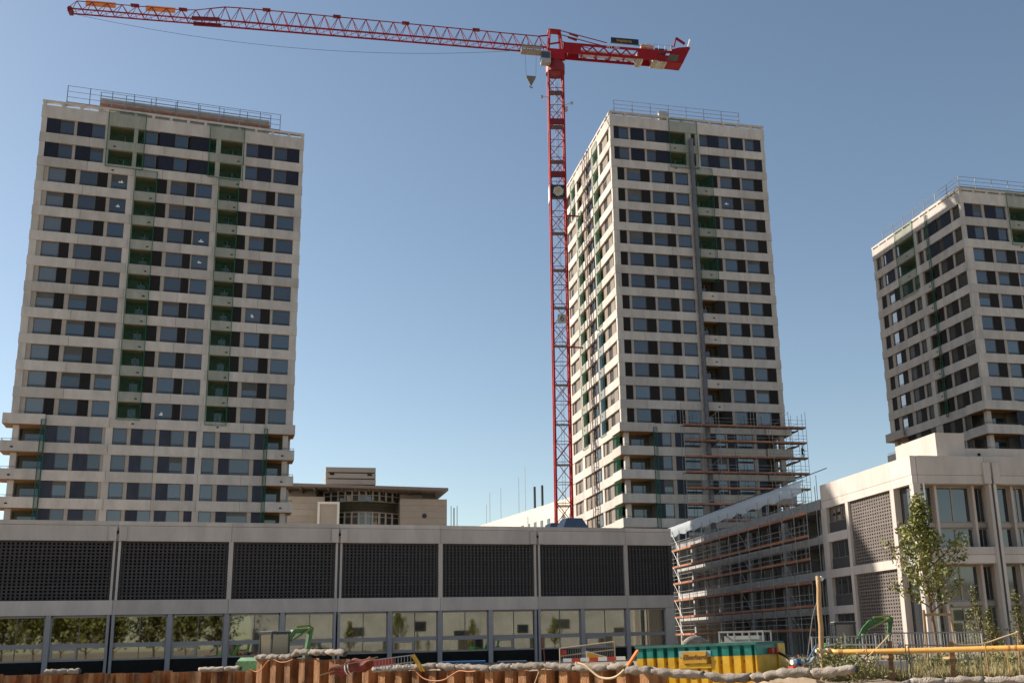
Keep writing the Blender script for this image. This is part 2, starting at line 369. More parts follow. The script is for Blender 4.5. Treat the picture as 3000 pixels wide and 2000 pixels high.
def roof_guard(name, label, root_loc, rz, pts, z, hgt=1.1, step=1.9, low=False):
    # steel guard rails on a roof edge: posts, rails and an orange toe board along a polyline in local coordinates
    t = thing(name, label, 'guard rail', root_loc, rz)
    for (p, q) in zip(pts[:-1], pts[1:]):
        p, q = Vector((*p, z)), Vector((*q, z)); L = (q-p).length; n = max(1, int(L/step)); d = (q-p)/n
        for i in range(n+1):
            c = p+d*i; b = MB(); b.tube((0, 0, 0), (0, 0, hgt), .05, 5); b.tube((0, 0, hgt*.5), (0, .8, 0), .022, 4)
            me = shared(('gp', hgt), lambda: b.mesh('post', STEEL)); link(bpy.data.objects.new('post', me), t, c)
        for hz in (hgt-.02, hgt*.72, hgt*.45, hgt*.2):
            MB().tube(p+Vector((0, 0, hz)), q+Vector((0, 0, hz)), .03, 5).build('rail', STEEL, t)
        MB().bar(p+Vector((0, 0, .32)), q+Vector((0, 0, .32)), .05, .30).build('toe_board', TOE, t)
    return t
def hang_net(name, label, root, F, u0, u1, z0, z1, m, o=.22, seed=1, group=None):
    a = F.root_a; x, y = ((u0+u1)/2, F.Y0-o) if not F.side else (F.X0-o, (u0+u1)/2)
    wx, wy = rot2((x, y), a); t = thing(name, label, 'net', (wx, wy, z0), a + (-math.pi/2 if F.side else 0), group)
    w_, h_ = u1-u0, z1-z0
    link(bpy.data.objects.new('mesh_sheet', net_mesh(w_, h_, m, .06, max(6, int(w_*4)), max(8, int(h_*2)), seed)), t, (0, 0, h_/2))
    for x in (-w_/2, w_/2): MB().tube((x, 0, 0), (x, .02, h_), .04, 5).build('edge_rope', ROPE, t)
    for z in (0, h_): MB().tube((-w_/2, 0, z), (w_/2, 0, z), .03, 5).build('edge_rope', ROPE, t)
    return t
WH, SP, ST = 1.88, 1.12, 3.0
def tower_root(name, label, X0, Y0, a):
    x, y = rot2((X0, Y0), a); return thing(name, label, 'tower block', (x, y, 0), a, 'apartment towers under construction')
# ---- tower on the left
A1_, Y1_, X1a, X1b, Z1_ = .0013, 119.02, -20.80, 8.47, 58.0+H
t1 = tower_root('apartment_tower', 'leftmost concrete tower block with two columns of netted loggias', X1a, Y1_, A1_)
F = Fac(t1, False, X1a, Y1_); F.root_a = A1_
rA = [('p', -20.8, -20.24), ('b', -20.24, -18.79), ('w', -18.79, -17.35), ('m', -17.35, -17.03), ('b', -17.03, -15.44), ('w', -15.44, -14.04), ('p', -14.04, -13.55), ('l', -13.55, -10.93), ('p', -10.93, -10.5), ('l', -10.5, -9.86), ('w', -9.86, -8.35), ('s', -8.35, -8.1), ('b', -8.1, -6.39), ('w', -6.39, -4.95), ('s', -4.95, -4.7), ('b', -4.7, -2.41), ('l', -2.41, -1.74), ('p', -1.74, -1.21), ('l', -1.21, 1.28), ('p', 1.28, 1.73), ('w', 1.73, 3.11), ('b', 3.11, 4.8), ('m', 4.8, 5.05), ('w', 5.05, 6.54), ('b', 6.54, 8.03), ('p', 8.03, 8.47)]
rB = [('p', -20.8, -20.06), ('m', -20.06, -19.56), ('g', -19.56, -17.77), ('d', -17.77, -16.76), ('m', -16.76, -16.29), ('w', -16.29, -14.46), ('d', -14.46, -13.37), ('m', -13.37, -12.98), ('w', -12.98, -11.23), ('p', -11.23, -10.4), ('l', -10.4, -8.15), ('d', -8.15, -6.95), ('m', -6.95, -6.53), ('w', -6.53, -4.74), ('d', -4.74, -3.88), ('m', -3.88, -3.73), ('w', -3.73, -1.92), ('p', -1.92, -1.11), ('l', -1.11, 1.02), ('d', 1.02, 2.13), ('m', 2.13, 2.58), ('w', 2.58, 4.3), ('d', 4.3, 5.36), ('m', 5.36, 5.67), ('w', 5.67, 7.65), ('p', 7.65, 8.47)]
rC = [('B', -17.4, -16.23), ('w', -16.23, -14.84), ('m', -14.84, -14.46), ('B', -14.46, -13.03), ('w', -13.03, -11.72), ('m', -11.72, -11.4), ('p', -11.4, -10.67), ('w', -10.67, -9.22), ('m', -9.22, -8.82), ('B', -8.82, -7.64), ('w', -7.64, -6.27), ('m', -6.27, -5.89), ('B', -5.89, -4.7), ('w', -4.7, -3.33), ('m', -3.33, -2.85), ('B', -2.85, -2.0), ('p', -2.0, -1.33), ('w', -1.33, 0), ('m', 0, .49), ('B', .49, 1.61), ('w', 1.61, 3.82), ('m', 3.82, 4.29), ('B', 4.29, 5.5)]
notes = [(2, -12), (3, -12), (4, -3), (5, -3), (7, 3), (11, -5.6)]
for k in range(17):
    zb = Z1_-ST*k; zt = zb+WH
    row(F, rA if k < 2 else rB if k < 12 else rC, zb, zt, k, notes)
    if k < 11:
        j = (-20.86, -15.9, -10.72, -8.05, -5.0, -1.5, 1.1, 3.9, 8.53)
        spandrels(F, j if k > 1 else (-20.86, -15.6, -10.7, -7.5, -3.2, -1.5, 1.5, 4.6, 8.53), zb-SP, zb)
        scupper(F, (-8.6 if k > 1 else -12.9), zb-.75); scupper(F, (.7 if k > 1 else .9), zb-.75)
    else:
        spandrels(F, (-17.38, -11.05, -6.3, -1.65, 3.0, 5.48) if k > 11 else (-20.86, -17.38, -11.05, -6.3, -1.65, 3.0, 8.53), zb-SP, zb)
        if k == 11: scupper(F, -8.7, zb-.6); scupper(F, .2, zb-.6)
W_, D_ = X1b-X1a, 17.
for k in range(11, 17):
    zb = Z1_-ST*k
    corner_balcony(t1, -.72, 3.38, -.42, 2.2, zb, 'fl', (.55, .55), first=False) if k > 11 else corner_balcony(t1, -.72, 3.38, -.42, 2.2, zb-.02, 'fl', None, first=True)
    corner_balcony(t1, W_-3.0, W_+.25, -.42, 2.2, zb, 'fr', (W_-.75, .55)) if k > 11 else corner_balcony(t1, W_-3.0, W_+.25, -.42, 2.2, zb-.02, 'fr', None, first=True)
    if k > 11:
        F.box('scupper', X1a+.3, X1a+.56, .40, .48, zb-.75, zb-.6, DRK); F.box('scupper', X1b-1.2, X1b-.94, .40, .48, zb-.75, zb-.6, DRK)
        for (ua, ub) in ((0, 3.4), (W_-3.0, W_)):
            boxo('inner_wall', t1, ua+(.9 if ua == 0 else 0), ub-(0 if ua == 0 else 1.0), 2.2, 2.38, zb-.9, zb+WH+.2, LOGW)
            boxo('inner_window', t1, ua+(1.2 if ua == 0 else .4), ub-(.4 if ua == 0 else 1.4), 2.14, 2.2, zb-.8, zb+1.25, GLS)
F.box('parapet_wall', X1a-.06, X1b+.06, -.40, .05, Z1_+WH, Z1_+WH+1.55, CON)
roof_trim(F, X1a, X1b, 62.07+H)
boxo('core', t1, 2.4, W_-2.4, 2.4, D_-.4, 0, Z1_+WH+.6, CONG)
boxo('side_wall', t1, 0, .4, .4, D_, Z1_-ST*11-SP, Z1_+WH+1.5, CON); boxo('side_wall', t1, W_-.4, W_, .4, D_, Z1_-ST*11-SP, Z1_+WH+1.5, CON)
boxo('side_wall', t1, 0, .4, 3.5, D_, 0, Z1_-ST*11-SP-.01, CON); boxo('side_wall', t1, W_-.4, W_, 3.5, D_, 0, Z1_-ST*11-SP-.01, CON)
boxo('rear_wall', t1, .4, W_-.4, D_-.4, D_, 0, Z1_+WH+1.5, CON); boxo('roof_slab', t1, .4, W_-.4, .4, D_-.4, Z1_+WH+.9, Z1_+WH+1.2, CONG)
x0, x1 = 5.6, 25.2
boxo('roof_house', t1, x0, x1, 2.6, 9, Z1_+WH+1.2, Z1_+WH+4.75, CONG)
roof_guard('roof_scaffold_rail', 'steel guard rail with orange toe board on the roof of the leftmost tower', tuple(t1.location), A1_, [(2.3, .75), (26.4, .75)], 62.05+H, 2.6, 2.3)
roof_guard('roof_house_rail', 'lower guard rail before the roof house of the leftmost tower', tuple(t1.location), A1_, [(5.7, 2.2), (25.3, 2.2)], Z1_+WH+3.4, 1.9, 2.45)
boxo('roof_bracket', t1, 2.0, 2.3, .5, .9, Z1_+WH+1.2, 62.04+H, STEEL)
N1 = 'green safety nets on the leftmost tower'
hang_net('safety_net', 'wide green net over the left loggias of the top two storeys, leftmost tower', t1, F, -13.75, -9.7, Z1_-3.35, 61.75+H, NET, .2, 1)
hang_net('safety_net', 'long green net down the left loggia column of the leftmost tower', t1, F, -10.45, -8.05, Z1_-33.2, Z1_-3.4, NET, .24, 2)
hang_net('safety_net', 'green net over the right loggias of the top two storeys, leftmost tower', t1, F, -2.5, 1.45, Z1_-3.2, 61.7+H, NET, .2, 3)
hang_net('safety_net', 'long green net down the right loggia column of the leftmost tower', t1, F, -1.2, 1.1, Z1_-33.4, Z1_-3.3, NET, .24, 4)
hang_net('safety_net', 'teal net strip beside the left corner balconies of the leftmost tower', t1, F, -17.75, -17.3, Z1_-46, Z1_-33.6, NETB, .5, 5)
hang_net('safety_net', 'green net strip beside the right corner balconies of the leftmost tower', t1, F, 5.3, 5.65, Z1_-46, Z1_-33.6, NET, .5, 6)
# ---- tower in the middle
A2_, Y2_, X2a, X2b, Z2_ = -.08847, 119.10, 37.60, 60.0, 65.45+H
t2 = tower_root('apartment_tower', 'middle tower block with sunlit left side, debris chute and scaffolded lower storeys', X2a, Y2_, A2_)
F = Fac(t2, False, X2a, Y2_); F.root_a = A2_; S = Fac(t2, True, X2a, Y2_); S.root_a = A2_
rA = [('p', 37.6, 38.08), ('b', 38.08, 38.85), ('w', 38.85, 40.18), ('m', 40.18, 40.47), ('b', 40.47, 42.4), ('m', 42.4, 42.7), ('w', 42.7, 44.01), ('b', 44.01, 46.01), ('l', 46.05, 48.38), ('p', 48.38, 49.14), ('l', 49.14, 49.75), ('p', 49.75, 50.34), ('w', 50.34, 51.59), ('b', 51.59, 53.26), ('w', 53.26, 54.67), ('m', 54.67, 55.0), ('b', 55.0, 56.85), ('m', 56.85, 57.15), ('w', 57.15, 58.52), ('b', 58.52, 59.5), ('p', 59.5, 60.0)]
rB = [('p', 37.6, 38.39), ('d', 38.39, 39.38), ('m', 39.38, 39.74), ('w', 39.74, 41.68), ('d', 41.68, 42.93), ('m', 42.93, 43.25), ('w', 43.25, 45.13), ('d', 45.13, 46.24), ('m', 46.24, 46.61), ('w', 46.61, 48.46), ('p', 48.46, 49.25), ('l', 49.25, 51.55), ('d', 51.55, 52.69), ('m', 52.69, 53.1), ('w', 53.1, 54.87), ('d', 54.87, 56.01), ('m', 56.01, 56.3), ('w', 56.3, 58.13), ('d', 58.13, 59.32), ('p', 59.32, 60.0)]
rC = [('B', 41.86, 42.97), ('w', 42.97, 44.18), ('m', 44.18, 44.69), ('B', 44.69, 45.81), ('w', 45.81, 48.06), ('m', 48.06, 48.58), ('p', 48.58, 49.2), ('B', 49.2, 50.23), ('w', 50.23, 51.58), ('m', 51.58, 51.79), ('B', 51.79, 53.04), ('w', 53.04, 55.36), ('m', 55.36, 55.89), ('B', 55.89, 57.05)]
# the side facade, from the front corner to the rear corner
sB = [('p', 119.1, 119.75), ('s', 119.75, 120.55), ('c', 120.55, 122.2), ('v', 122.2, 123.9), ('c', 123.9, 125.4), ('l', 125.45, 128.0), ('p', 128.0, 128.75), ('s', 128.75, 129.9), ('w', 129.9, 131.0), ('s', 131.0, 132.5), ('c', 132.5, 134.5), ('l', 134.5, 137.2), ('p', 137.2, 138.2), ('s', 138.2, 139.0), ('c', 139.0, 141.0), ('v', 141.0, 142.3), ('c', 142.3, 143.1), ('p', 143.1, 144.3)]
sA = [('p', 119.1, 119.9), ('c', 119.9, 120.7), ('s', 120.7, 121.4), ('c', 121.4, 123.8), ('s', 123.8, 124.7), ('p', 124.7, 125.5), ('l', 125.55, 128.2), ('p', 128.2, 128.9), ('w', 128.9, 131.3), ('s', 131.3, 132.4), ('c', 132.4, 134.8), ('s', 134.8, 135.7), ('l', 135.7, 137.0), ('p', 137.0, 138.1), ('l', 138.1, 140.4), ('p', 140.4, 140.9), ('v', 140.9, 143.5), ('p', 143.5, 144.3)]
sC = [('s', 122.7, 123.7), ('c', 123.7, 125.3), ('v', 125.3, 126.6), ('c', 126.6, 127.6), ('p', 127.6, 128.5), ('s', 128.5, 129.5), ('w', 129.5, 131.2), ('c', 131.2, 131.6), ('s', 131.6, 132.4), ('c', 132.4, 134.2), ('v', 134.2, 135.1), ('c', 135.1, 136.9), ('p', 136.9, 138.1), ('c', 138.1, 139.8), ('v', 139.8, 141.1), ('c', 141.1, 142.5), ('p', 142.5, 144.3)]
D2 = 25.2
for k in range(21):
    zb = Z2_-ST*k; zt = zb+WH
    row(F, rA if k < 2 else rB if k < 14 else rC, zb, zt, k, [(3, 53.9)])
    row(S, sA if k < 2 else sB if k < 14 else sC, zb, zt, k)
    if k < 13:
        spandrels(F, (37.54, 41.2, 45.6, 49.25, 51.6, 55.6, 60.06), zb-SP, zb); scupper(F, 50.9 if k > 1 else 46.7, zb-.6)
        spandrels(S, (119.16, 125.4, 128.1, 134.4, 137.3, 144.3), zb-SP, zb)
        scupper(S, 127.2, zb-.5); scupper(S, 136.3, zb-.5)
    else:
        spandrels(F, (41.88, 45.9, 49.0, 52.9, 57.03) if k > 13 else (37.54, 41.88, 45.9, 49.0, 52.9, 60.06), zb-SP, zb)
        spandrels(S, (122.35, 128.1, 132.6, 137.5, 144.3) if k > 13 else (119.16, 122.35, 128.1, 132.6, 137.5, 144.3), zb-SP, zb)
    if k > 12:
        corner_balcony(t2, -.35, 4.26, -.4, 3.2, zb-(0 if k > 13 else .02), 'fl', (.75, .75) if k > 13 else None, first=k == 13)
        corner_balcony(t2, 19.45, 23.0, -.4, 2.4, zb-(0 if k > 13 else .02), 'fr', (21.9, .6) if k > 13 else None, first=k == 13)
        if k > 13:
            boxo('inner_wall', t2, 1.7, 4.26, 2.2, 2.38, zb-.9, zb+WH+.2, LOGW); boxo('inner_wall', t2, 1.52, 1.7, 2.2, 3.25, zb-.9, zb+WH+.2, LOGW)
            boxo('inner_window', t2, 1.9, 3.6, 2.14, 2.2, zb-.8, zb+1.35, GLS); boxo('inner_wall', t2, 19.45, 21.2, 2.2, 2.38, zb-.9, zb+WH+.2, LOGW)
F.box('parapet_wall', X2a-.06, X2b+.06, -.40, .05, Z2_+WH, Z2_+WH+1.55, CON); S.box('parapet_wall', 119.16, 144.3, -.40, .055, Z2_+WH, Z2_+WH+1.55, CON)
roof_trim(F, X2a, X2b, 69.5+H); roof_trim(S, 119.5, 144.3, 69.495+H)
boxo('core', t2, 2.4, 20.0, 2.5, D2-.4, 0, Z2_+WH+.6, CONG); boxo('rear_wall', t2, .4, 22.4, D2-.4, D2, 0, Z2_+WH+1.5, CON)
boxo('side_wall', t2, 22.0, 22.4, .4, D2, Z2_-ST*13-SP, Z2_+WH+1.5, CON); boxo('side_wall', t2, 22.0, 22.4, 3, D2, 0, Z2_-ST*13-SP-.01, CON)
boxo('roof_slab', t2, .4, 22.0, .4, D2-.4, Z2_+WH+.9, Z2_+WH+1.2, CONG); boxo('roof_hatch', t2, 7.3, 8.6, .6, 1.2, Z2_+WH+1.2, Z2_+WH+3.3, GREYP)
roof_guard('roof_scaffold_rail', 'steel guard rail with orange toe board on the roof of the middle tower', tuple(t2.location), A2_, [(.9, .8), (19.2, .8)], 69.45+H, 2.2, 2.3)
hang_net('safety_net', 'green net over the top two storeys of the middle tower front', t2, F, 45.95, 50.0, Z2_-3.5, 69.1+H, NET, .2, 11)
hang_net('safety_net', 'long green net beside the debris chute on the middle tower', t2, F, 49.45, 51.85, Z2_-19.6, Z2_-3.3, NET, .24, 12)
hang_net('safety_net', 'green net strip beside the front corner balconies of the middle tower', t2, F, 41.65, 42.1, Z2_-58, Z2_-39.6, NET, .5, 13)
for i, (u0, u1, k0, k1, m_, lab) in enumerate([(125.5, 128.1, 0, 9, NET, 'green net over the front loggia column, sunlit side of the middle tower'), (125.5, 128.0, 9, 14, NETB, 'blue net over the lower front loggias, sunlit side of the middle tower'), (134.5, 137.2, 2, 14, NET, 'long green net over the rear loggia column, sunlit side of the middle tower'), (138.1, 140.4, 0, 2, NET, 'small green net near the rear roof edge, sunlit side of the middle tower')]):
    hang_net('safety_net', lab, t2, S, u0, u1, Z2_-ST*(k1-1)-.25, Z2_+WH-ST*k0+(.9 if k0 == 0 else .3), m_, .14, 20+i)
b = thing('safety_net', 'green nets closing the sunlit side of the corner balconies, middle tower', 'net', (*rot2((X2a-.3, Y2_+1.4), A2_), Z2_-58), A2_)
for k in range(14, 20):
    zb = Z2_-ST*k; link(bpy.data.objects.new('mesh_sheet', shared('cbnet', lambda: net_mesh(3.0, 1.95, NET, .05, 10, 6, 5))), b, (.02, .2, zb+.92-(Z2_-58)), -math.pi/2)
# ---- tower on the right
A3_, Y3_, X3a, X3b, Z3_ = -.08506, 104.16, 79.573, 103., 51.22+H
t3 = tower_root('apartment_tower', 'rightmost tower block, its left side in shade, cut by the picture edge', X3a, Y3_, A3_)
F = Fac(t3, False, X3a, Y3_); F.root_a = A3_; S = Fac(t3, True, X3a, Y3_); S.root_a = A3_
rA = [('p', 79.57, 80.09), ('b', 80.09, 81.37), ('w', 81.37, 82.66), ('m', 82.66, 83.09), ('b', 83.09, 84.77), ('w', 84.77, 86.22), ('p', 86.22, 86.71), ('l', 86.71, 89.3), ('p', 89.3, 89.8), ('w', 89.8, 91.2), ('b', 91.2, 93), ('w', 93, 94.5), ('p', 94.5, 95.2)]
rB = [('p', 79.57, 80.64), ('w', 80.64, 82.39), ('d', 82.39, 83.53), ('m', 83.53, 83.96), ('w', 83.96, 85.63), ('d', 85.63, 86.9), ('m', 86.9, 87.13), ('w', 87.13, 88.9), ('p', 88.9, 89.7), ('l', 89.7, 92), ('d', 92, 93.1), ('m', 93.1, 93.5), ('w', 93.5, 95.2)]
rC = [('B', 84.0, 85.2), ('w', 85.2, 86.6), ('m', 86.6, 87.0), ('B', 87, 88.3), ('w', 88.3, 89.8), ('p', 89.8, 95.2)]
sA = [('p', 104.16, 104.45), ('v', 104.45, 106.1), ('m', 106.1, 106.56), ('b', 106.56, 108.68), ('v', 108.68, 109.68), ('b', 109.68, 111.5), ('v', 111.5, 112.6), ('m', 112.6, 113.1), ('v', 113.1, 114.1), ('p', 114.1, 114.75), ('l', 114.8, 118.65), ('G', 118.7, 119.3), ('m', 119.3, 120.1), ('b', 120.1, 121.95), ('G', 121.95, 122.6), ('m', 122.6, 123.2), ('v', 123.2, 124.3), ('p', 124.3, 124.95)]
sB = [('p', 104.16, 104.48), ('v', 104.48, 106.66), ('m', 106.66, 107.06), ('d', 107.06, 108.35), ('v', 108.35, 109.66), ('m', 109.66, 110.14), ('d', 110.14, 111.2), ('l', 111.25, 113.55), ('p', 113.58, 114.4), ('v', 114.45, 115.71), ('m', 115.71, 116.2), ('d', 116.2, 117.43), ('v', 117.43, 118.74), ('m', 118.74, 119.5), ('d', 119.5, 120.7), ('G', 120.7, 122.07), ('m', 122.07, 122.8), ('d', 122.8, 123.87), ('p', 123.87, 124.95)]
sC = [('v', 107.4, 108.6), ('m', 108.6, 109.0), ('d', 109.0, 110.6), ('v', 110.6, 111.8), ('d', 111.8, 113.0), ('p', 113.0, 114.4), ('v', 114.4, 116), ('d', 116, 118), ('v', 118, 119.5), ('d', 119.5, 121)]
for k in range(15):
    zb = Z3_-ST*k; zt = zb+WH
    row(F, rA if k < 2 else rB if k < 9 else rC, zb, zt, k); row(S, sA if k < 2 else sB if k < 9 else sC, zb, zt, k)
    if k < 8:
        spandrels(F, (79.52, 83.3, 87.2, 91.3, 95.2), zb-SP, zb); spandrels(S, (104.22, 111.22, 113.6, 118.7, 125.0), zb-SP, zb); scupper(F, 87.8, zb-.6); scupper(S, 112.2 if k > 1 else 116.6, zb-.6)
    else:
        spandrels(F, (84.02, 88, 92, 95.2) if k > 8 else (79.52, 84.02, 88, 92, 95.2), zb-SP, zb); spandrels(S, (107.4, 113.2, 121.0) if k > 8 else (104.22, 107.4, 113.2, 121.0, 125.0), zb-SP, zb)
        corner_balcony(t3, -.35, 4.45, -.4, 3.2, zb-(0 if k > 8 else .02), 'fl', (.75, .75) if k > 8 else None, first=k == 8)
        corner_balcony(t3, -.5, 3.0, 16.9, 21.4, zb-(0 if k > 8 else .02), 'l', (.6, 20.2) if k > 8 else None, first=k == 8)
        scupper(F, 82.0, zb-.6) if k > 8 else None
        if k > 8:
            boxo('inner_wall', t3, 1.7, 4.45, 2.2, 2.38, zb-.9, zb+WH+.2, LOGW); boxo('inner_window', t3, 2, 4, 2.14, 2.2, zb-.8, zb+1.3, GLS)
F.box('parapet_wall', 79.52, 95.2, -.40, .05, Z3_+WH, Z3_+WH+1.55, CON); S.box('parapet_wall', 104.22, 125, -.40, .055, Z3_+WH, Z3_+WH+1.55, CON)
roof_trim(F, 79.57, 95.2, 55.15+H); roof_trim(S, 104.5, 125, 55.145+H)
boxo('core', t3, 2.4, 15.4, 2.5, 19.6, 0, Z3_+WH+.6, CONG); boxo('rear_wall', t3, .4, 15.6, 20.4, 20.8, Z3_-ST*8-SP, Z3_+WH+1.5, CON); boxo('side_wall', t3, 15.2, 15.6, .4, 20.4, 0, Z3_+WH+1.5, CON)
boxo('roof_slab', t3, .4, 15.2, .4, 20.4, Z3_+WH+.9, Z3_+WH+1.2, CONG); boxo('roof_house', t3, 2.6, 15, 3.2, 12, Z3_+WH+1.2, Z3_+WH+4.0, CONG)
roof_guard('roof_scaffold_rail', 'steel guard rail around the roof of the rightmost tower', tuple(t3.location), A3_, [(15.4, .7), (.7, .7), (.7, 18.8)], 55.1+H, 2.0, 2.35)
hang_net('safety_net', 'green net over the upper loggias, shaded side of the rightmost tower', t3, S, 114.6, 118.9, Z3_-6.3, Z3_+WH+1.9, NET, .2, 31)
hang_net('safety_net', 'blue net strip down the shaded side of the rightmost tower', t3, S, 111.2, 111.6, Z3_-24.5, Z3_+WH+1.3, NETB, .22, 32)
hang_net('safety_net', 'green net over the front loggias at the right picture edge', t3, F, 86.4, 89.6, Z3_-3.4, Z3_+WH+1.8, NET, .2, 33)
# ---- debris chute on the middle tower
p = rot2((X2a+11.35, Y2_-.42), A2_)
ch = thing('debris_chute', 'grey debris chute running down the front of the middle tower', 'chute', (p[0], p[1], 12), A2_)
zc = 67.8; nseg = 46
for i in range(nseg):
    h_ = (zc-12)/nseg
    me = shared('chseg', lambda: MB().tube((0, 0, h_), (0, 0, -.12), .34, 10, .26).mesh('chute_segment', mat('chute_grey', (.12, .12, .135), .6, var=.15)))
    link(bpy.data.objects.new('chute_segment', me), ch, (0, 0, i*h_))
for z in np.arange(2, 54, 6.): MB().bar((-.3, .3, z), (.3, .3, z), .06).build('bracket', STEELD, ch)
# ================================================================== SCAFFOLDS
def scaffold(name, label, origin, rz, runs, levels, zbot, width=.9, bay=2.5, top=1.0, brace=True):
    # runs: list of ((x,y),(x,y), outward normal); local coordinates
    t = thing(name, label, 'scaffold', origin, rz)
    zt = levels[0]+top; hh = zt-zbot
    std = MB().tube((0, 0, 0), (0, 0, hh), .032, 5).mesh('standard', STEEL)
    for (p, q, nrm) in runs:
        p, q, nn = Vector((*p, 0)), Vector((*q, 0)), Vector((*nrm, 0)); L = (q-p).length; n = max(1, round(L/bay)); d = (q-p)/n; ang = math.atan2(d.y, d.x)
        for i in range(n+1):
            for o in (0, width): link(bpy.data.objects.new('standard', std), t, p+d*i+nn*o+Vector((0, 0, zbot)))
        for z in levels:
            for i in range(n):
                a = p+d*i+nn*width*.5+Vector((0, 0, z)); l = d.length-.04
                me = shared(('deck', round(l, 2), width), lambda: MB().box(0, l, -width/2+.03, width/2-.03, -.05, 0).mesh('deck', DECK)); link(bpy.data.objects.new('deck', me), t, a, ang)
                me = shared(('toe', round(l, 2)), lambda: MB().box(.0, l+.04, -.018, .018, -.02, .17).mesh('toe_board', TOE)); link(bpy.data.objects.new('toe_board', me), t, p+d*i+nn*(width-.03 if nn.length else 0)+Vector((0, 0, z+.02)), ang)
                for hz in (.55, 1.0):
                    me = shared(('grd', round(l, 2)), lambda: MB().tube((0, 0, 0), (l+.04, 0, 0), .024, 5).mesh('guard_rail', STEEL)); link(bpy.data.objects.new('guard_rail', me), t, p+d*i+nn*(width-.01)+Vector((0, 0, z+hz)), ang)
                if brace and i % 4 == 1:
                    me = shared(('dia', round(l, 2)), lambda: MB().tube((0, 0, 0), (l, 0, 1.95), .022, 5).mesh('diagonal_brace', STEEL)); link(bpy.data.objects.new('diagonal_brace', me), t, p+d*i+nn*(width+.04)+Vector((0, 0, z)), ang)
    return t
o2 = (*rot2((X2a, Y2_), A2_), 0)
scaffold('facade_scaffold', 'steel scaffold with orange toe boards round the lower right corner of the middle tower', o2, A2_, [((7.6, -.75), (24.4, -.75), (0, -1)), ((23.35, .3), (23.35, 9.5), (1, 0))], [26.0+H-2*i for i in range(9)], 2, .95, 2.4, 2.1)
# right hand building frame
KR = 1.06; AR, YR, XR = -.12143, 60.2*KR, 36.57*KR
oR = (*rot2((XR, YR), AR), 0)
def ry(u, v): return on_plane(u, v, AR, 0, XR)[1]-YR             # distance from the front corner along the side
sc0, sc1 = ry(2402, 1480), ry(1978, 1560)
lev = [9.24*KR+H-1.785*KR*i for i in range(6)]
scaffold('facade_scaffold', 'long steel scaffold along the unfinished wing of the right building', oR, AR, [((-.35, sc0), (-.35, sc1), (-1, 0))], lev, .0, .9, 2.5, 2.3)
sh = thing('plastic_sheet', 'white plastic sheeting hung over the top rail of the long scaffold', 'sheeting', (*rot2((XR-1.1, YR+(sc0+sc1)/2), AR), 9.24*KR+H-.12), AR)
b = MB(); n = 60
for i in range(n+1):
    y = (sc0+.8-(sc0+sc1)/2)+(sc1-sc0-.6)*i/n; wv = .10*math.sin(i*1.3)+.06*math.sin(i*2.9)
    zt = 3.05-.02*i/n; b.v += [(.55, y, zt+.06), (.0+wv*.3, y, zt), (-.12+wv, y, zt-.55+.08*math.sin(i*.9)), (-.02+wv*.6, y, zt-1.15+.10*math.sin(i*1.1+1))]
for i in range(n):
    for j in range(3): b.f.append((4*i+j, 4*i+4+j, 4*i+5+j, 4*i+1+j)); b.m.append(0)
b.build('sheet', FOIL, sh, smooth=True)
MB().tube((.2, sc0-3.5-(sc0+sc1)/2, 3.35), (.2, sc1-(sc0+sc1)/2, 3.0), .04, 5).build('top_rail', STEELD, sh)
for y in np.arange(sc0-1.5, sc1, 2.57): MB().tube((.2, y-(sc0+sc1)/2, .4), (.2, y-(sc0+sc1)/2, 3.1), .03, 5).build('rail_post', STEEL, sh)
# ================================================================== LOW BUILDING (front left)
YL = 84.; XLa, XLb = -31.8, 39.44
lb = thing('low_building', 'long low concrete building with dark perforated brick screens above shop glazing', 'building', (XLa, YL, 0))
zr, zj, zc_, zs, zb_, zp = 9.64+H, 9.32+H, 8.14+H, 3.73+H, 2.66+H, -.52+H
LX = lambda x: x-XLa
colx = [-31.7, -23.36, -15.03, -6.70, 1.54, 9.87, 18.22, 26.65, 34.9, 39.36]
drain = {-6.70, 9.87, 26.65, -23.36}
for i, (a, b_) in enumerate(zip(colx[:-1], colx[1:])):
    boxo('cornice_panel', lb, LX(a)+.012, LX(b_)-.012, -.02, .5, zc_, zj-.02, CONL); boxo('coping_panel', lb, LX(a)+.008, LX(b_)-.008, -.05, .5, zj, zr, CONL)
    boxo('band_panel', lb, LX(a)+.012, LX(b_)-.012, -.02, .5, zb_, zs, CONL)
for c in colx[:-1]:
    if c in drain:
        for s in (-1, 1): boxo('pier', lb, LX(c)+s*.18-.085, LX(c)+s*.18+.085, .0, .6, zs+.002, zc_-.002, CONL)
        boxo('downpipe', lb, LX(c)-.06, LX(c)+.06, .04, .16, zb_-.6, zc_+.7, STEELD)
        for s in (-1, 1): boxo('pier_head', lb, LX(c)+s*.36-.27, LX(c)+s*.36+.27, -.2, -.022, zc_, zr-.42, CONL)
        boxo('spout', lb, LX(c)-.09, LX(c)+.09, -.21, -.05, zr-.95, zr-.75, DRK)
    else: boxo('pier', lb, LX(c)-.17, LX(c)+.17, .0, .6, zs+.002, zc_-.002, CONL)
boxo('pier', lb, LX(39.0), LX(39.36), .001, .6, zs+.002, zc_-.002, BRK)
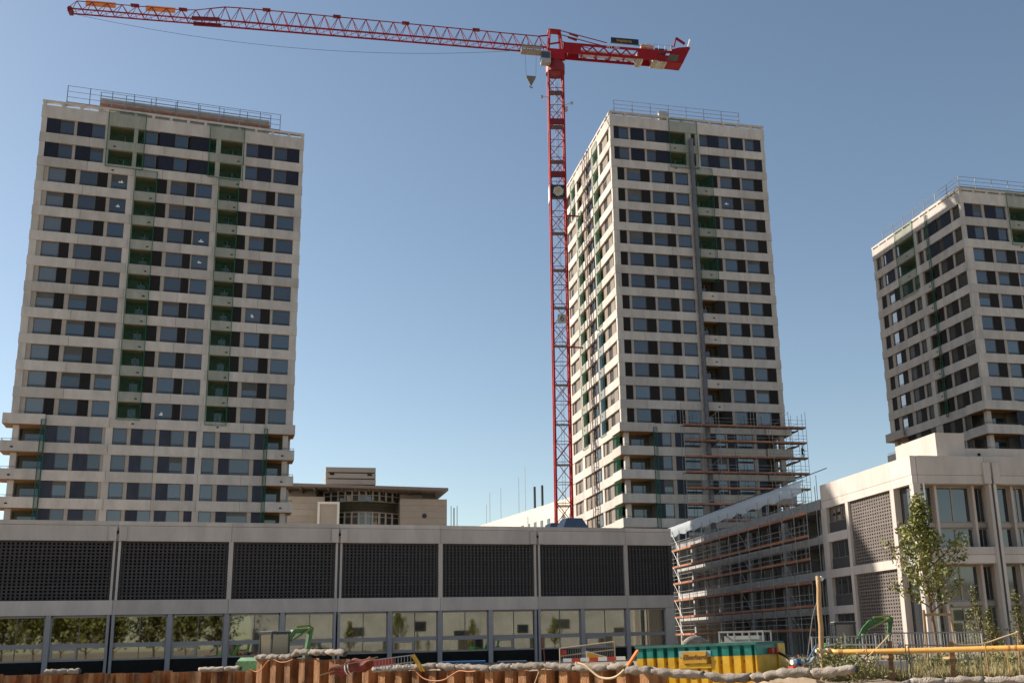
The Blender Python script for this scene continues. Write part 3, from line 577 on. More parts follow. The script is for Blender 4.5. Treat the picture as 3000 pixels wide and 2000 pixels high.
# perforated brick screens: courses and spaced bricks; the largest 300 bricks in the picture are single pieces
PZ = (zc_-zs)/17.6; nbr = 0; rest = MB()
brick = MB().box(-.066, .066, -.09, .09, -PZ*.29, PZ*.29).mesh('brick', BRK)
for i, (a, b_) in enumerate(zip(colx[:-1], colx[1:])):
    xa, xb = LX(a)+(.27 if a in drain else .18), LX(b_)-(.27 if b_ in drain else .18); n = max(1, round((xb-xa)/.305)); dx = (xb-xa)/n
    for r in range(18):
        z = zs+PZ*(.3+r)-PZ*.30
        boxo('brick_course', lb, xa, xb, .22, .42, z, z+PZ*(.42 if r < 17 else .5), BRK)
        if r < 17:
            zz = z+PZ*.71
            for k in range(n+1):
                x = xa+dx*k; x = min(max(x, xa+.09), xb-.09)
                if a == -15.03 and nbr < 300 and k > n*.28: link(bpy.data.objects.new('brick', brick), lb, (x, .33, zz)); nbr += 1
                elif a > -32: rest.box(x-.066, x+.066, .232, .40, zz-PZ*.295, zz+PZ*.295)
    boxo('screen_backing', lb, LX(a)+.2, LX(b_)-.2, .85, .9, zs, zc_, DRK)  # near-black sheet: shade behind the bricks put into its colour
q = rest.build('brick_infill', BRK, lb); q['kind'] = 'stuff'
boxo('soffit', lb, .2, LX(39.3), .05, .5, zb_-.012, zb_-.004, REV)
gcol = [-31.6, -27.5, -23.4, -19.2, -15.1, -10.97, -6.76, -2.63, 1.48, 5.64, 9.84, 14.08, 18.2, 22.5, 26.6, 30.7, 34.9]
PLI = mat('black_plinth', (.018, .017, .016), .9, var=.2, spec=.1)
CBL = mat('blue_grey_column', (.33, .30, .30), .6, var=.08)
for c in gcol:
    if round(c, 1) in (-6.8, 9.8, 26.6, -23.4):
        for s in (-1, 1): boxo('column', lb, LX(c)+s*.17-.1, LX(c)+s*.17+.1, .0, .35, 0, zb_-.02, CBL)
    else: boxo('column', lb, LX(c)-.18, LX(c)+.18, .0, .35, 0, zb_-.02, CBL)
boxo('column', lb, LX(38.5), LX(39.36), .0, .5, 0, zb_-.02, CONL)
ends = gcol+[38.7]
for i, (a, b_) in enumerate(zip(ends[:-1], ends[1:])):
    xa, xb = LX(a)+.17, LX(b_)-.17; zt0, zt1 = .30+H, .62+H; xm = (xa+xb)/2
    wn = MB(); yf = .28
    wn.box(xa, xb, yf-.1, yf+.1, zt0, zt1); wn.box(xa, xb, yf-.08, yf+.08, zp-.12, zp); wn.box(xa, xb, yf-.06, yf+.06, zb_-.16, zb_-.03); wn.box(xa, xa+.1, yf-.06, yf+.06, zp, zb_); wn.box(xb-.1, xb, yf-.06, yf+.06, zp, zb_)
    wo = wn.build('shop_window', mat('bay_frame', (.30, .27, .26), .55) if i == 0 else MATS['bay_frame'], lb)
    MB().box(xm-.03, xm+.03, yf-.05, yf+.05, zt1, zb_-.1).build('mullion', FRM, wo); MB().box(xm-.03, xm+.03, yf-.05, yf+.05, zp, zt0).build('mullion', FRM, wo)
    for (pa, pb) in ((xa+.06, xm), (xm, xb-.06)):
        for (za, zz) in ((zp, zt0), (zt1, zb_-.1)): MB().box(pa, pb, yf-.008, yf+.008, za, zz).build('pane', SHOP, wo)
    if i % 2 == 1:
        b = MB(); b.box(xa+.1, xm-.05, yf-.1, yf-.06, zt0-.16, zt0); b.box(xa+.1, xm-.05, yf-.1, yf-.06, zp, zp+.14); b.box(xa+.1, xa+.24, yf-.1, yf-.06, zp+.14, zt0-.16); b.box(xm-.19, xm-.05, yf-.1, yf-.06, zp+.14, zt0-.16); b.build('vent_sash', REV, wo)
    boxo('plinth', lb, xa, xb, .2, .4, 0, zp-.13, PLI)
DL = 15.
boxo('end_wall', lb, LX(39.36)-.35, LX(39.36), .5, DL, 0, zr-.4, CONL); boxo('end_wall', lb, 0, .35, .5, DL, 0, zr-.4, CONL); boxo('rear_wall', lb, .35, LX(39.36)-.35, DL-.3, DL, 0, zr-.4, CONL)
boxo('roof_slab', lb, .1, LX(39.36)-.05, .5, DL, zr-.4, zr-.12, CONG); boxo('floor_slab', lb, .35, LX(39.0), .5, DL-.3, zb_+.1, zs-.1, CONG)
boxo('interior_wall', lb, .4, LX(39.0), 7, 7.2, 0, zb_, mat('olive_interior', (.10, .10, .08), .9, var=.3, vscale=.8))
for x in np.arange(2, 70, 4.165): boxo('interior_partition', lb, x-.5, x+.4, 3.2, 3.4, 0, zb_-.3, MATS['olive_interior'] if int(x) % 3 else REV)
for (px0, px1, zc0, yb) in ((1645, 1735, 1540, 4.), (1600, 1690, 1540, 8.)):
    a = on_plane(px0, zc0, 0, 1, YL+yb); b_ = on_plane(px1, zc0, 0, 1, YL+yb); xa, xb = LX(a[0]), LX(b_[0]); z0 = zr-.05; z1 = z0+1.45; e = .75
    m = MB(); m.v = [(xa, yb, z0), (xb, yb, z0), (xb, yb+3, z0), (xa, yb+3, z0), (xa+e, yb+.6, z1), (xb-e, yb+.6, z1), (xb-e, yb+2.4, z1), (xa+e, yb+2.4, z1)]
    m.f = [(0, 1, 5, 4), (1, 2, 6, 5), (2, 3, 7, 6), (3, 0, 4, 7), (4, 5, 6, 7), (3, 2, 1, 0)]; m.m = [0]*6; m.build('skylight', ZINC, lb)
# ================================================================== RIGHT BUILDING
rb = thing('corner_building', 'four storey concrete building with sunlit perforated brick wall at its corner', 'building', oR, AR)
K = 1.12
ZR, ZRC = 11.41*KR+H, 9.55*KR+H
LR = 30.
yp = [ry(2664, 1425), ry(2617, 1432), ry(2606, 1435), ry(2483, 1470), ry(2475, 1472), ry(2420, 1488), ry(2404, 1490)]   # corner column / glazing / pier / screen / pier / window / pier
b1, b2, b3 = (6.92*KR+H, 7.58*KR+H), (4.22*KR+H, 4.83*KR+H), (1.51*KR+H, 2.09*KR+H)
ZM, ZT1, ZT2 = 5.38*KR+H, 6.76*KR+H, 1.60*KR+H   # top of the middle band, transoms
yc = [0.02]+[ry(2603, 1360), ry(2475, 1395), ry(2402, 1422)]
for a, b_ in zip(yc[:-1], yc[1:]):
    boxo('cornice_panel', rb, -.04, .4, a+.01, b_-.01, ZRC+.62, ZR, CONL); boxo('cornice_panel', rb, -.02, .4, a+.01, b_-.01, ZRC, ZRC+.6, CONL)
for (a, b_) in ((yp[1]-.0, yp[2]), (yp[3], yp[4]), (yp[5], yp[6])): boxo('pier', rb, -.01, .5, a, b_, 0, ZRC-.002, CONL)
boxo('corner_column', rb, .0, .55, .0, .5, 0, ZRC-.002, CONL)
for (z0, z1) in (b2,): boxo('band_panel', rb, -.035, .4, yp[2]+.01, yp[3]-.01, z0, z1, CONL)
for (z0, z1) in (b1, b2, b3): boxo('band_panel', rb, -.035, .4, yp[4]+.01, yp[5]-.01, z0, z1, CONL)
# brick screens
def screen(y0, y1, z0, z1, single):
    P = .249; n = round((y1-y0)/.36); dy = (y1-y0)/n; R = int((z1-z0)/P); P = (z1-z0)/(R+.4); m = MB()
    br = shared('rbrick', lambda: MB().box(-.016, .016, -.095, .095, -P*.3, P*.3).mesh('brick', BRK2)); cnt = 0
    for r in range(R+1):
        z = z0+P*r; boxo('brick_course', rb, .20, .24, y0, y1, z, z+P*.48, BRK2)
        if r < R:
            for k in range(n+1):
                y = min(max(y0+dy*k, y0+.1), y1-.1); zz = z+P*.72
                if single and cnt < 280 and r > R-16 and k < n*.75: link(bpy.data.objects.new('brick', br), rb, (.221, y, zz)); cnt += 1
                else: m.box(.205, .238, y-.095, y+.095, zz-P*.295, zz+P*.295)
    q = m.build('brick_infill', BRK2, rb); q['kind'] = 'stuff'
    boxo('screen_backing', rb, .8, .85, y0, y1, z0, z1, DRK)  # shade seen through the holes painted as a near-black sheet
BRK2 = mat('taupe_brick', (.145, .118, .105), .8, var=.2, vscale=5, bump=.2, bscale=40)
screen(yp[2]+.02, yp[3]-.02, b2[1], ZRC, True); screen(yp[2]+.02, yp[3]-.02, .2, b2[0], False)
# window column between the piers
for (z0, z1) in ((b1[1], ZRC), (b2[1], b1[0]), (b3[1], b2[0]), (.1, b3[0])):
    ya, yb = yp[4]+.02, yp[5]-.02; zm = z0+.85
    if z0 > .5: boxo('spandrel_infill', rb, .2, .3, ya, yb, z0, zm, BRK)
    else: zm = z0
    wo = MB(); wo.box(.25, .35, ya, yb, zm, zm+.08); wo.box(.25, .35, ya, yb, z1-.08, z1)
    for y in np.linspace(ya, yb, 4): wo.box(.25, .35, max(ya, y-.05), min(yb, y+.05), zm+.08, z1-.08)
    wq = wo.build('window', FRM, rb); ys = np.linspace(ya, yb, 4)
    for a, b_ in zip(ys[:-1], ys[1:]): MB().box(.29, .31, a, b_, zm+.05, z1-.05).build('pane', GLS if z0 < 9 else GLM, wq)
# unfinished frame behind the scaffold
cy_ = [ry(2412, 1560), ry(2294, 1560), ry(2188, 1560), ry(2099, 1580), ry(2023, 1590), sc1-.3]
boxo('parapet_beam', rb, 0, .4, yp[6]+.01, sc1, ZRC+.02, ZRC+.85, CONG)
for (z0, z1) in (b1, b2, b3): boxo('floor_beam', rb, .02, .42, yp[6]+.01, sc1, z0, z1, CONG)
for y in cy_[1:]: boxo('frame_column', rb, .05, .45, y-.22, y+.22, 0, ZRC+.01, CONG)
for z in (ZRC+.1, b1[0], b2[0], b3[0]): boxo('floor_slab', rb, .42, 14, yp[6], sc1, z, z+.25, CONG)
boxo('core_wall', rb, 6, 6.3, yp[6], sc1, 0, ZRC, CONG); boxo('end_wall', rb, .45, 6, sc1-.3, sc1, 0, ZRC, CONG)
for y in np.arange(yp[6]+4, sc1, 4.3): boxo('cross_wall', rb, 1.9, 6, y, y+.25, 0, ZRC, CONG)
for y in np.arange(yp[6]+1.2, sc1, 3.1):
    for z in (0, b3[1], b2[1], b1[1]): boxo('shoring_prop', rb, 1.6, 1.66, y, y+.06, z, z+2.3, STEELD)
# front facade
FRX = lambda u, v, off=0.: on_plane(u, v, AR, 1, YR+off)[0]-XR
xe = 13.5
for (z0, z1, o) in ((ZRC+.62, ZR, -.04), (ZRC, ZRC+.6, -.02), (ZM-.52, ZM, -.03), (ZM-1.12, ZM-.54, -.01)):
    for a, b_ in ((.42, 5.7), (5.72, xe)): boxo('cornice_panel' if z0 > 9 else 'band_panel', rb, a, b_, o, .4, z0, z1, CONL)
boxo('soffit', rb, .5, xe, .4, 1.5, ZRC-.02, ZRC+.1, REV); boxo('soffit', rb, .5, xe, .4, 1.5, ZM-1.17, ZM-1.12, REV)
dp = FRX(2905, 1420)
for s in (-1, 1): boxo('drain_pier', rb, dp+s*.2-.11, dp+s*.2+.11, -.08, .4, 0, ZRC-.003, CONL)
boxo('downpipe', rb, dp-.07, dp+.07, -.05, .1, 1.2, ZRC+.5, STEELD); [boxo('pier_head', rb, dp+s*.36-.27, dp+s*.36+.27, -.2, -.042, ZRC, ZR-.45, CONL) for s in (-1, 1)]
MB().tube((.75, -.08, 0), (.75, -.08, ZRC), .055, 8).build('downpipe', WHT, rb)
yg = 1.3
fins = [.9, FRX(2732, 1470, yg), FRX(2842, 1470, yg), dp+.15, FRX(2955, 1470, yg), 9.6, 11.6, xe]
for (z0, z1) in ((ZT1+.34, ZRC-.02), (ZM+.03, ZT1-.01), (ZT2+.34, ZM-1.18), (.1, ZT2-.01)):
    for i, (a, b_) in enumerate(zip(fins[:-1], fins[1:])):
        m = MB(); m.box(a+.09, b_-.09, yg-.06, yg+.06, z0, z0+.1); m.box(a+.09, b_-.09, yg-.06, yg+.06, z1-.1, z1)
        nn = 2 if b_-a > 1.3 else 1; xs_ = np.linspace(a+.12, b_-.12, nn+1)
        for x in xs_: m.box(x-.05, x+.05, yg-.06, yg+.06, z0+.1, z1-.1)
        wq = m.build('window', REV, rb)
        for x, y in zip(xs_[:-1], xs_[1:]):
            MB().box(x, y, yg-.01, yg+.01, z0+.06, z1-.06).build('pane', SHOP if z0 < 3 else GLS, wq)
            if random.random() < (.75 if z0 < 5 else .2): MB().box(x+.06, y-.06, yg+.12, yg+.14, z0+(z1-z0)*random.choice([.1, .3, .5]), z1-.12).build('blind', WHT, wq)
for x in fins: boxo('fin', rb, x-.09, x+.09, yg-.5, yg+.2, .0, ZRC-.02, CONL)
for z in (ZT1, ZT2): boxo('transom', rb, .8, xe, yg-.25, yg+.2, z, z+.33, REV)
boxo('inner_wall', rb, .6, xe, yg+2.6, yg+2.7, 0, ZRC, MATS['olive_interior']); boxo('glazing_return', rb, .52, .58, .9, yp[1]-.05, 0, ZRC-.05, GLS)
boxo('floor_slab', rb, .5, xe, yg+.15, yg+2.6, ZM-1.1, ZM-.02, CONG); boxo('floor_slab', rb, .5, xe, yg+.2, yg+2.6, ZT1, ZT1+.3, CONG)
boxo('roof_slab', rb, .3, xe, .3, sc1, ZRC+.7, ZRC+.95, CONG)
bx0, bx1 = FRX(2742, 1300, .8), FRX(2826, 1300, .8); zbx = on_plane(2742, 1267, AR, 1, YR+.8)[2]
boxo('roof_house', rb, bx0, bx1, .8, 6.3, ZR-.4, zbx, CONL); boxo('roof_parapet', rb, bx1+.01, xe, .85, 1.1, ZR-.3, ZR+.75, CONL)
boxo('scupper', rb, FRX(2868, 1322, .8)-.1, FRX(2868, 1322, .8)+.1, .8, .86, ZR+.2, ZR+.4, DRK); boxo('scupper', rb, FRX(2822, 1632)-.09, FRX(2822, 1632)+.09, -.06, 0, ZM-.98, ZM-.78, DRK)
# ================================================================== CRANE
CM = Vector((45.25, 130.5, 0))
JA = math.radians(171.7)
cr = thing('tower_crane', 'tall red tower crane standing beside the middle tower', 'crane', CM, 0)
lean = .44/88
MR = -.25                                # turn of the mast
def mp(x, y, z): a = rot2((x, y), MR); return (a[0]+lean*z, a[1], z)
hw = 1.08
ns = 30; zs_ = np.linspace(0, 85, ns+1)
for i in range(ns):
    z0, z1 = zs_[i], zs_[i+1]; b = MB()
    for sx in (-1, 1):
        for sy in (-1, 1): b.bar(mp(sx*hw, sy*hw, z0), mp(sx*hw, sy*hw, z1-.02), .25, .25)
    for (a, c) in (((-1, -1), (1, -1)), ((1, -1), (1, 1)), ((1, 1), (-1, 1)), ((-1, 1), (-1, -1))):
        p0, p1 = (a, c) if i % 2 else (c, a)
        b.tube(mp(p0[0]*hw, p0[1]*hw, z0), mp(p1[0]*hw, p1[1]*hw, z1), .055, 5); b.tube(mp(a[0]*hw, a[1]*hw, z1-.1), mp(c[0]*hw, c[1]*hw, z1-.1), .05, 5)
        if i % 3 == 0: b.tube(mp(p1[0]*hw, p1[1]*hw, z0), mp(p0[0]*hw, p0[1]*hw, z1), .045, 5)
    b.build('mast_section', RED, cr)
for i in (24, 27): 
    z = zs_[i]; m = MB()
    for (a, c) in (((-1, -1), (1, -1)), ((-1, -1), (-1, 1))):
        p, q = Vector(mp(a[0]*hw, a[1]*hw, z)), Vector(mp(c[0]*hw, c[1]*hw, z)); m.bar(p, q, .08, 1.0)
    m.build('gusset_plate', REDD, cr)
lad = MB()
for s in (-.2, .2): lad.bar(mp(.1+s, .3, 2), mp(.1+s, .3, 84), .04)
for z in np.arange(2, 84, .5): lad.tube(mp(-.1, .3, z), mp(.3, .3, z), .018, 4)
lad.build('ladder', STEEL, cr)
for z in np.arange(8, 82, 5.66): 
    m = MB(); m.v = [mp(-.95, -.95, z), mp(.95, -.95, z), mp(.95, .2, z), mp(-.95, .2, z)]; m.v += [(x, y, zz+.06) for x, y, zz in m.v[:4]]
    m.f = [(0, 3, 2, 1), (4, 5, 6, 7), (0, 1, 5, 4), (1, 2, 6, 5), (2, 3, 7, 6), (3, 0, 4, 7)]; m.m = [0]*6; m.build('mast_platform', STEELD, cr)
def facing(x, y, z, name, me, par=cr, extra=0.):     # a board hung on the camera side of the mast
    ob = bpy.data.objects.new(name, me); link(ob, par, mp(x, y, z), MR+extra); return ob
zd = 63.55+H+.1
facing(.0, -hw-.17, zd, 'flower_board', MB().box(-1.0, 1.0, -.05, .05, -1.0, 1.0).mesh('flower_board', NAVY))
facing(-hw-.17, 0, zd, 'board_return', MB().box(-.05, .05, -1.0, 1.0, -1.15, 1.15).mesh('board_return', WHT)); 
pet = MB()
for ring, (rr, wd, off) in enumerate(((.82, .14, 0), (.6, .13, .2))):
    for i in range(16):
        a = 2*math.pi*i/16+off; c, s_ = math.cos(a), math.sin(a); r1 = rr*(1+.06*math.sin(i*2.3))
        pet.quad((c*.16-s_*.05, -.06-.004*ring, s_*.16+c*.05), (c*.16+s_*.05, -.06-.004*ring, s_*.16-c*.05), (c*r1*.8+s_*wd, -.06-.004*ring, s_*r1*.8-c*wd), (c*r1, -.06-.004*ring, s_*r1), (c*r1*.8-s_*wd, -.06-.004*ring, s_*r1*.8+c*wd))
facing(0, -hw-.17, zd, 'flower_petals', pet.mesh('flower_petals', mat('petal_white', (.5, .5, .44), .8, var=.25, vscale=4)))
facing(0, -hw-.24, zd, 'flower_centre', MB().tube((0, 0, 0), (0, -.03, 0), .2, 14).mesh('flower_centre', GOLD))
zd = 44.2+H
facing(.15, -hw-.15, zd, 'number_board', MB().box(-.6, .6, -.03, .03, -.65, .65).mesh('number_board', mat('pale_board', (.42, .41, .36), .8, var=.1)))
o = facing(.2, -hw-.19, zd+.05, 'number_six', text_mesh('6', 1.35, BLKP, .006)); o.rotation_euler = (math.pi/2, 0, MR)
for (x, y, z, dx) in ((-hw, -hw, 78.9+H, -1.3), (hw, -hw, 77.6+H, 1.4)):
    m = MB(); m.tube((0, 0, 0), (dx*.7, 0, .35 if dx > 0 else 0), .04, 5); s_ = 1 if dx > 0 else -1; m.box(min(dx*.7, dx), max(dx*.7, dx), -.18, .18, .2 if dx > 0 else -.15, .52 if dx > 0 else .2)
    if dx > 0: m.box(.15, .55, -.2, .2, -1.0, -.3)
    facing(x, y, z, 'floodlight', m.mesh('floodlight', GREYP))
# top works, in a frame turned along the jib
TZ = 84.9+H
def jp(s, o, z):                          # s along the jib (towards its tip), o sideways (positive: away from the camera), z absolute
    c, sn = math.cos(JA), math.sin(JA); return (s*c + o*sn + .42, s*sn - o*c, z)
# sideways check: o<0 faces the camera
CAMS = -1 if (jp(0, 1, 0)[1] > 0) else 1
def jpo(s, o, z): return jp(s, -o*CAMS, z)        # o<0 always on the camera side
m = MB(); m.tube(jpo(0, 0, 83.4+H), jpo(0, 0, TZ), 1.45, 16); m.tube(jpo(0, 0, TZ), jpo(0, 0, TZ+.5), 1.2, 16); m.build('slewing_ring', REDD, cr)
m = MB()
for so_ in (-1, 1):
    for ss in (-1, 1): m.bar(jpo(ss*1.25, so_*.95, TZ+.3), jpo(ss*.75, so_*.45, 90.6+H), .24)
    m.bar(jpo(-1.3, so_*.95, TZ+1.2), jpo(1.3, so_*.95, TZ+1.2), .5, 1.7)
m.bar(jpo(-.9, 0, 90.6+H), jpo(1.0, 0, 90.6+H), .9, .35); m.bar(jpo(-.9, -.4, 88.6+H), jpo(.9, .4, 88.6+H), .2); m.build('slewing_tower', RED, cr)
# jib: three chords
zlow = 87.3+H; Lj = 69.2
def topz(s): return zlow+2.35 if s < 46 else zlow+2.75 if s < 51.5 and s > 47.5 else zlow+2.35-.0*(s)
def jibtop(s):
    if s < 42: return zlow+2.25+.012*s
    if s < 48: return zlow+2.75
    if s < 53: return zlow+2.75-(s-48)*.22
    return zlow+1.65
def halfw(s): return .78 if s < 50 else .62
nb_ = 34; S_ = [1.4+(Lj-1.4)*i/nb_ for i in range(nb_+1)]
for i in range(nb_):
    s0, s1 = S_[i], S_[i+1]; sm = (s0+s1)/2; b = MB(); c0, c1 = halfw(s0), halfw(s1); rr = .11 if s0 < 48 else .09
    for o in (-1, 1): b.bar(jpo(s0, o*c0, zlow), jpo(s1, o*c1, zlow), rr*1.7)
    tp = lambda s: jpo(s, 0, jibtop(s))
    sp = S_[i-1]+(S_[1]-S_[0])/2 if i else s0
    if i < nb_-1: b.tube(tp(sm), tp(sm+s1-s0), rr*.75, 6)
    if i == 0: b.tube(jpo(.8, 0, 89.9+H), tp(sm), .12, 6)
    for o in (-1, 1): b.tube(jpo(s0, o*c0, zlow), tp(sm), .06, 5); b.tube(jpo(s1, o*c1, zlow), tp(sm), .045, 5)
    b.tube(jpo(s0, -c0, zlow), jpo(s0, c0, zlow), .05, 5); b.tube(jpo(s0, -c0, zlow), jpo(s1, c1, zlow), .035, 5); b.tube(jpo(sm, -c0, zlow), jpo(sm, c0, zlow), .035, 5)
    b.build('jib_section', RED, cr)
m = MB()
for o in (-1, 1): m.bar(jpo(48.8, o*.75, zlow+.12), jpo(52.6, o*.66, zlow+.02), .28, .5)
m.bar(jpo(Lj-.3, -.6, zlow), jpo(Lj-.3, .6, zlow), .5, .7); m.build('jib_joint', REDD, cr)
for (s0, s1) in ((63.2, 66.9), (49.3+5.8, 53.4+5.6)):
    b = MB(); b.bar(jpo((s0+s1)/2-2.0, 0, zlow+1.45), jpo((s0+s1)/2+2.0, 0, zlow+1.45), .06, .85); b.build('wind_board', ORA, cr)
for s in (12, 22.5, 32.5, 42.5, 54, 60.5): MB().bar(jpo(s-.55, 0, jibtop(s)+.05), jpo(s+.55, 0, jibtop(s)+.05), .5, .28).build('chord_joint', REDD, cr)
m = MB()
pts = [jpo(Lj-.5-i*(Lj-6)/24, 0, zlow-.4-2.6*(1-((i-12)/12)**2)) for i in range(25)]
for a, b_ in zip(pts[:-1], pts[1:]): m.tube(a, b_, .03, 4)
m.build('hoist_rope', STEELD, cr)
# trolley, hook, cab
m = MB(); 
for o in (-.85, .85): m.bar(jpo(2.2, o, zlow-.25), jpo(5.2, o, zlow-.25), .16, .3)
for s in (2.3, 3.2, 4.2, 5.1): m.bar(jpo(s, -.9, zlow-.35), jpo(s, .9, zlow-.35), .14); m.tube(jpo(s, -.95, zlow+.15), jpo(s, -.75, zlow+.15), .2, 8)
m.bar(jpo(2.2, 0, zlow-.55), jpo(5.2, 0, zlow-.55), 1.2, .25); m.build('trolley', mat('trolley_grey', (.25, .22, .18), .6, var=.2), cr)
m = MB()
for s in (2.85, 4.6): m.tube(jpo(s, 0, zlow-.6), jpo(s-(.15 if s < 3 else -.15)*-1, 0, zlow-4.6), .022, 4)
m.build('hook_rope', STEELD, cr)
zh = zlow-4.6; HS = lambda s: 3.75+(s-3.75)*.72
m = MB()
for o in (-.12, .12):
    c = [jpo(HS(2.75), o, zh), jpo(HS(4.75), o, zh), jpo(HS(4.75), o, zh-.25), jpo(3.95, o, zh-1.3), jpo(3.55, o, zh-1.3), jpo(HS(2.75), o, zh-.25)]
    m.quad(*c)
a = len(m.v)-12
for i in range(6): m.f.append((a+i, a+(i+1) % 6, a+6+(i+1) % 6, a+6+i)); m.m.append(0)
m.tube(jpo(3.75, 0, zh-1.25), jpo(3.75, 0, zh-1.6), .12, 6); m.path([jpo(3.75, 0, zh-1.55), jpo(3.95, 0, zh-1.75), jpo(3.75, 0, zh-1.95), jpo(3.5, 0, zh-1.85)], .09, 6); m.build('hook_block', mat('hook_grey', (.16, .15, .13), .6, var=.2), cr)
m = MB(); m.v = [jpo(s, o, z) for z in (84.1+H, 86.0+H) for (s, o) in ((1.0, -1.9), (2.4, -1.9), (2.4, -.8), (1.0, -.8))]
m.f = [(0, 3, 2, 1), (4, 5, 6, 7), (0, 1, 5, 4), (1, 2, 6, 5), (2, 3, 7, 6), (3, 0, 4, 7)]; m.m = [0]*6; cb = m.build('operator_cab', GREYP, cr)
m = MB(); m.v = [jpo(s, o, z) for z in (84.8+H, 85.85+H) for (s, o) in ((1.1, -1.93), (2.43, -1.93), (2.43, -.9), (1.1, -.9))]
m.f = [(0, 1, 5, 4), (1, 2, 6, 5)]; m.m = [0]*2; m.build('cab_window', GLS, cb)
# counter jib
zk0, zk1 = 86.55+H, 88.35+H
m = MB()
for o in (-.9, .9):
    m.bar(jpo(-1.2, o, zk1-.2), jpo(-16.0, o, zk1-.2), .12, .4); m.bar(jpo(-1.2, o, zk0+.22), jpo(-16.0, o, zk0+.22), .12, .44)
    m.bar(jpo(-1.2, o, (zk0+zk1)/2), jpo(-3.9, o, (zk0+zk1)/2), .11, 1.3); m.bar(jpo(-12.8, o, (zk0+zk1)/2), jpo(-16, o, (zk0+zk1)/2), .11, 1.3)
    for i in range(10): s = -3.9-i*.89; m.bar(jpo(s, o, zk0+.4), jpo(s-.89*(1 if i % 2 else 1), o, zk1-.4) if i % 2 else jpo(s-.89, o, zk0+.4), .11, .17) if i % 2 else m.bar(jpo(s, o, zk1-.4), jpo(s-.89, o, zk0+.4), .11, .2)
    m.bar(jpo(-16, o, zk0+.55), jpo(-19.6, o, zk0+.55), .12, .35); m.bar(jpo(-16, o, zk1-.2), jpo(-19.6, o, zk1-.2), .12, .4)
for s in np.arange(-2, -19.6, -2.2): m.bar(jpo(s, -.9, zk0+.3), jpo(s, .9, zk0+.3), .18)
m.build('counter_jib', RED, cr)
MB().bar(jpo(-3.9, .3, (zk0+zk1)/2), jpo(-12.8, .3, (zk0+zk1)/2), .7, .8).build('machinery_housing', mat('pale_machinery', (.42, .42, .40), .6, var=.2), cr)
def plate(name, me, s, o, z, par=cr):      # text or board parallel to the jib on the camera side
    ob = bpy.data.objects.new(name, me); link(ob, par, jpo(s, o, z)); ob.rotation_euler = (math.pi/2, 0, JA-math.pi); return ob
plate('type_lettering', text_mesh('WT 265', .62, WHT, .006), -8.9, -.985, zk1-.22)
m = MB(); pr_ = [(-16.0, zk0-.1), (-19.9, zk0-.25), (-21.3, zk0+2.6), (-20.9, zk1+.9), (-19.4, zk1+.65), (-18.2, zk1+.2), (-18.2, zk0+.9), (-16, zk0+.9)]
for o in (-1.05, 1.05): m.quad(*[jpo(s, o, z) for s, z in (pr_ if o < 0 else pr_)])
a = 0; n = len(pr_)
for i in range(n): m.f.append((i, (i+1) % n, n+(i+1) % n, n+i)); m.m.append(0)
m.build('ballast_frame', RED, cr)
m = MB(); m.quad(*[jpo(s, -1.09, z) for s, z in ((-17.3, zk0+.05), (-18.9, zk0-.05), (-19.4, zk0+1.1), (-18.0, zk0+1.15))]); m.build('ballast_window', LOGW, cr)
m = MB(); m.bar(jpo(-18.6, -1.1, zk1+.6), jpo(-19.0, -1.1, zk1+2.2), .2); m.bar(jpo(-19.0, -1.1, zk1+2.2), jpo(-20.4, -1.1, zk1+1.3), .3); m.bar(jpo(-18.6, 1.0, zk1+.6), jpo(-19.0, 1.0, zk1+2.2), .2); m.build('tail_bracket', RED, cr)
m = MB(); m.tube(jpo(-20.9, -1, zk1+.9), jpo(-21.3, -1, zk1+2.2), .16, 6); m.build('tail_lamp', WHT, cr)
for (s0, s1, n) in ((-12.6, -13.6, 3), (-15.1, -17.4, 7)):
    for i in range(n):
        s = s0+(s1-s0)*(i+.5)/n; m = MB(); m.bar(jpo(s-.14, 0, zk0+.3), jpo(s+.14, 0, zk0+.3), 1.9, 1.25); m.build('ballast_block', mat('ballast_concrete', (.42, .38, .28), .9, var=.2) if 'ballast_concrete' not in MATS else MATS['ballast_concrete'], cr)
m = MB()
for o in (-.5, .5): m.tube(jpo(-.8, o, 90.55+H), jpo(-8.1, o, zk1+.75), .075, 6); m.tube(jpo(-2.2, o, 90.2+H), jpo(-3.6, o, 89.75+H), .16, 6)
m.tube(jpo(-1, .5, 89.4+H), jpo(-6, .5, zk1+.1), .06, 5); m.build('tie_bar', REDD, cr)
bn = MB().bar(jpo(-8.6, -1.0, zk1+.98), jpo(-13.0, -1.0, zk1+.98), .06, .95).build('banner_board', NAVY, cr)
plate('banner_lettering', text_mesh('Implenia', .72, GOLD, .006), -10.7, -1.06, zk1+.98)
m = MB(); m.bar(jpo(-8.4, -1.02, zk1+.46), jpo(-13.9, -1.02, zk1+.40), .06, .1)
for s in np.arange(-14.2, -18.4, -1.0): m.tube(jpo(s, -.9, zk1), jpo(s, -.9, zk1+.9), .02, 4)
m.bar(jpo(-14.2, -.9, zk1+.9), jpo(-18.3, -.9, zk1+.9), .03); m.build('walkway_rail', STEEL, cr)
MB().bar(jpo(-13.4, -.6, zk1+.5), jpo(-15.4, -.6, zk1+.45), .8, .5).build('winch_cover', mat('faded_pink', (.45, .22, .17), .7, var=.1), cr)
MB().bar(jpo(-15.7, 0, zk1+.25), jpo(-17.6, 0, zk1+.25), 1.2, .5).build('winch', STEELD, cr)
m = MB(); m.box(-1.5, 1.5, -1.5, 1.5, 0, .8); m.build('crane_base', CONG, cr)
# two ties holding the mast to the tower
for z in (42, 62): MB().tube(mp(hw, 0, z), (3.4, -.5, z), .12, 6).build('mast_tie', RED, cr)
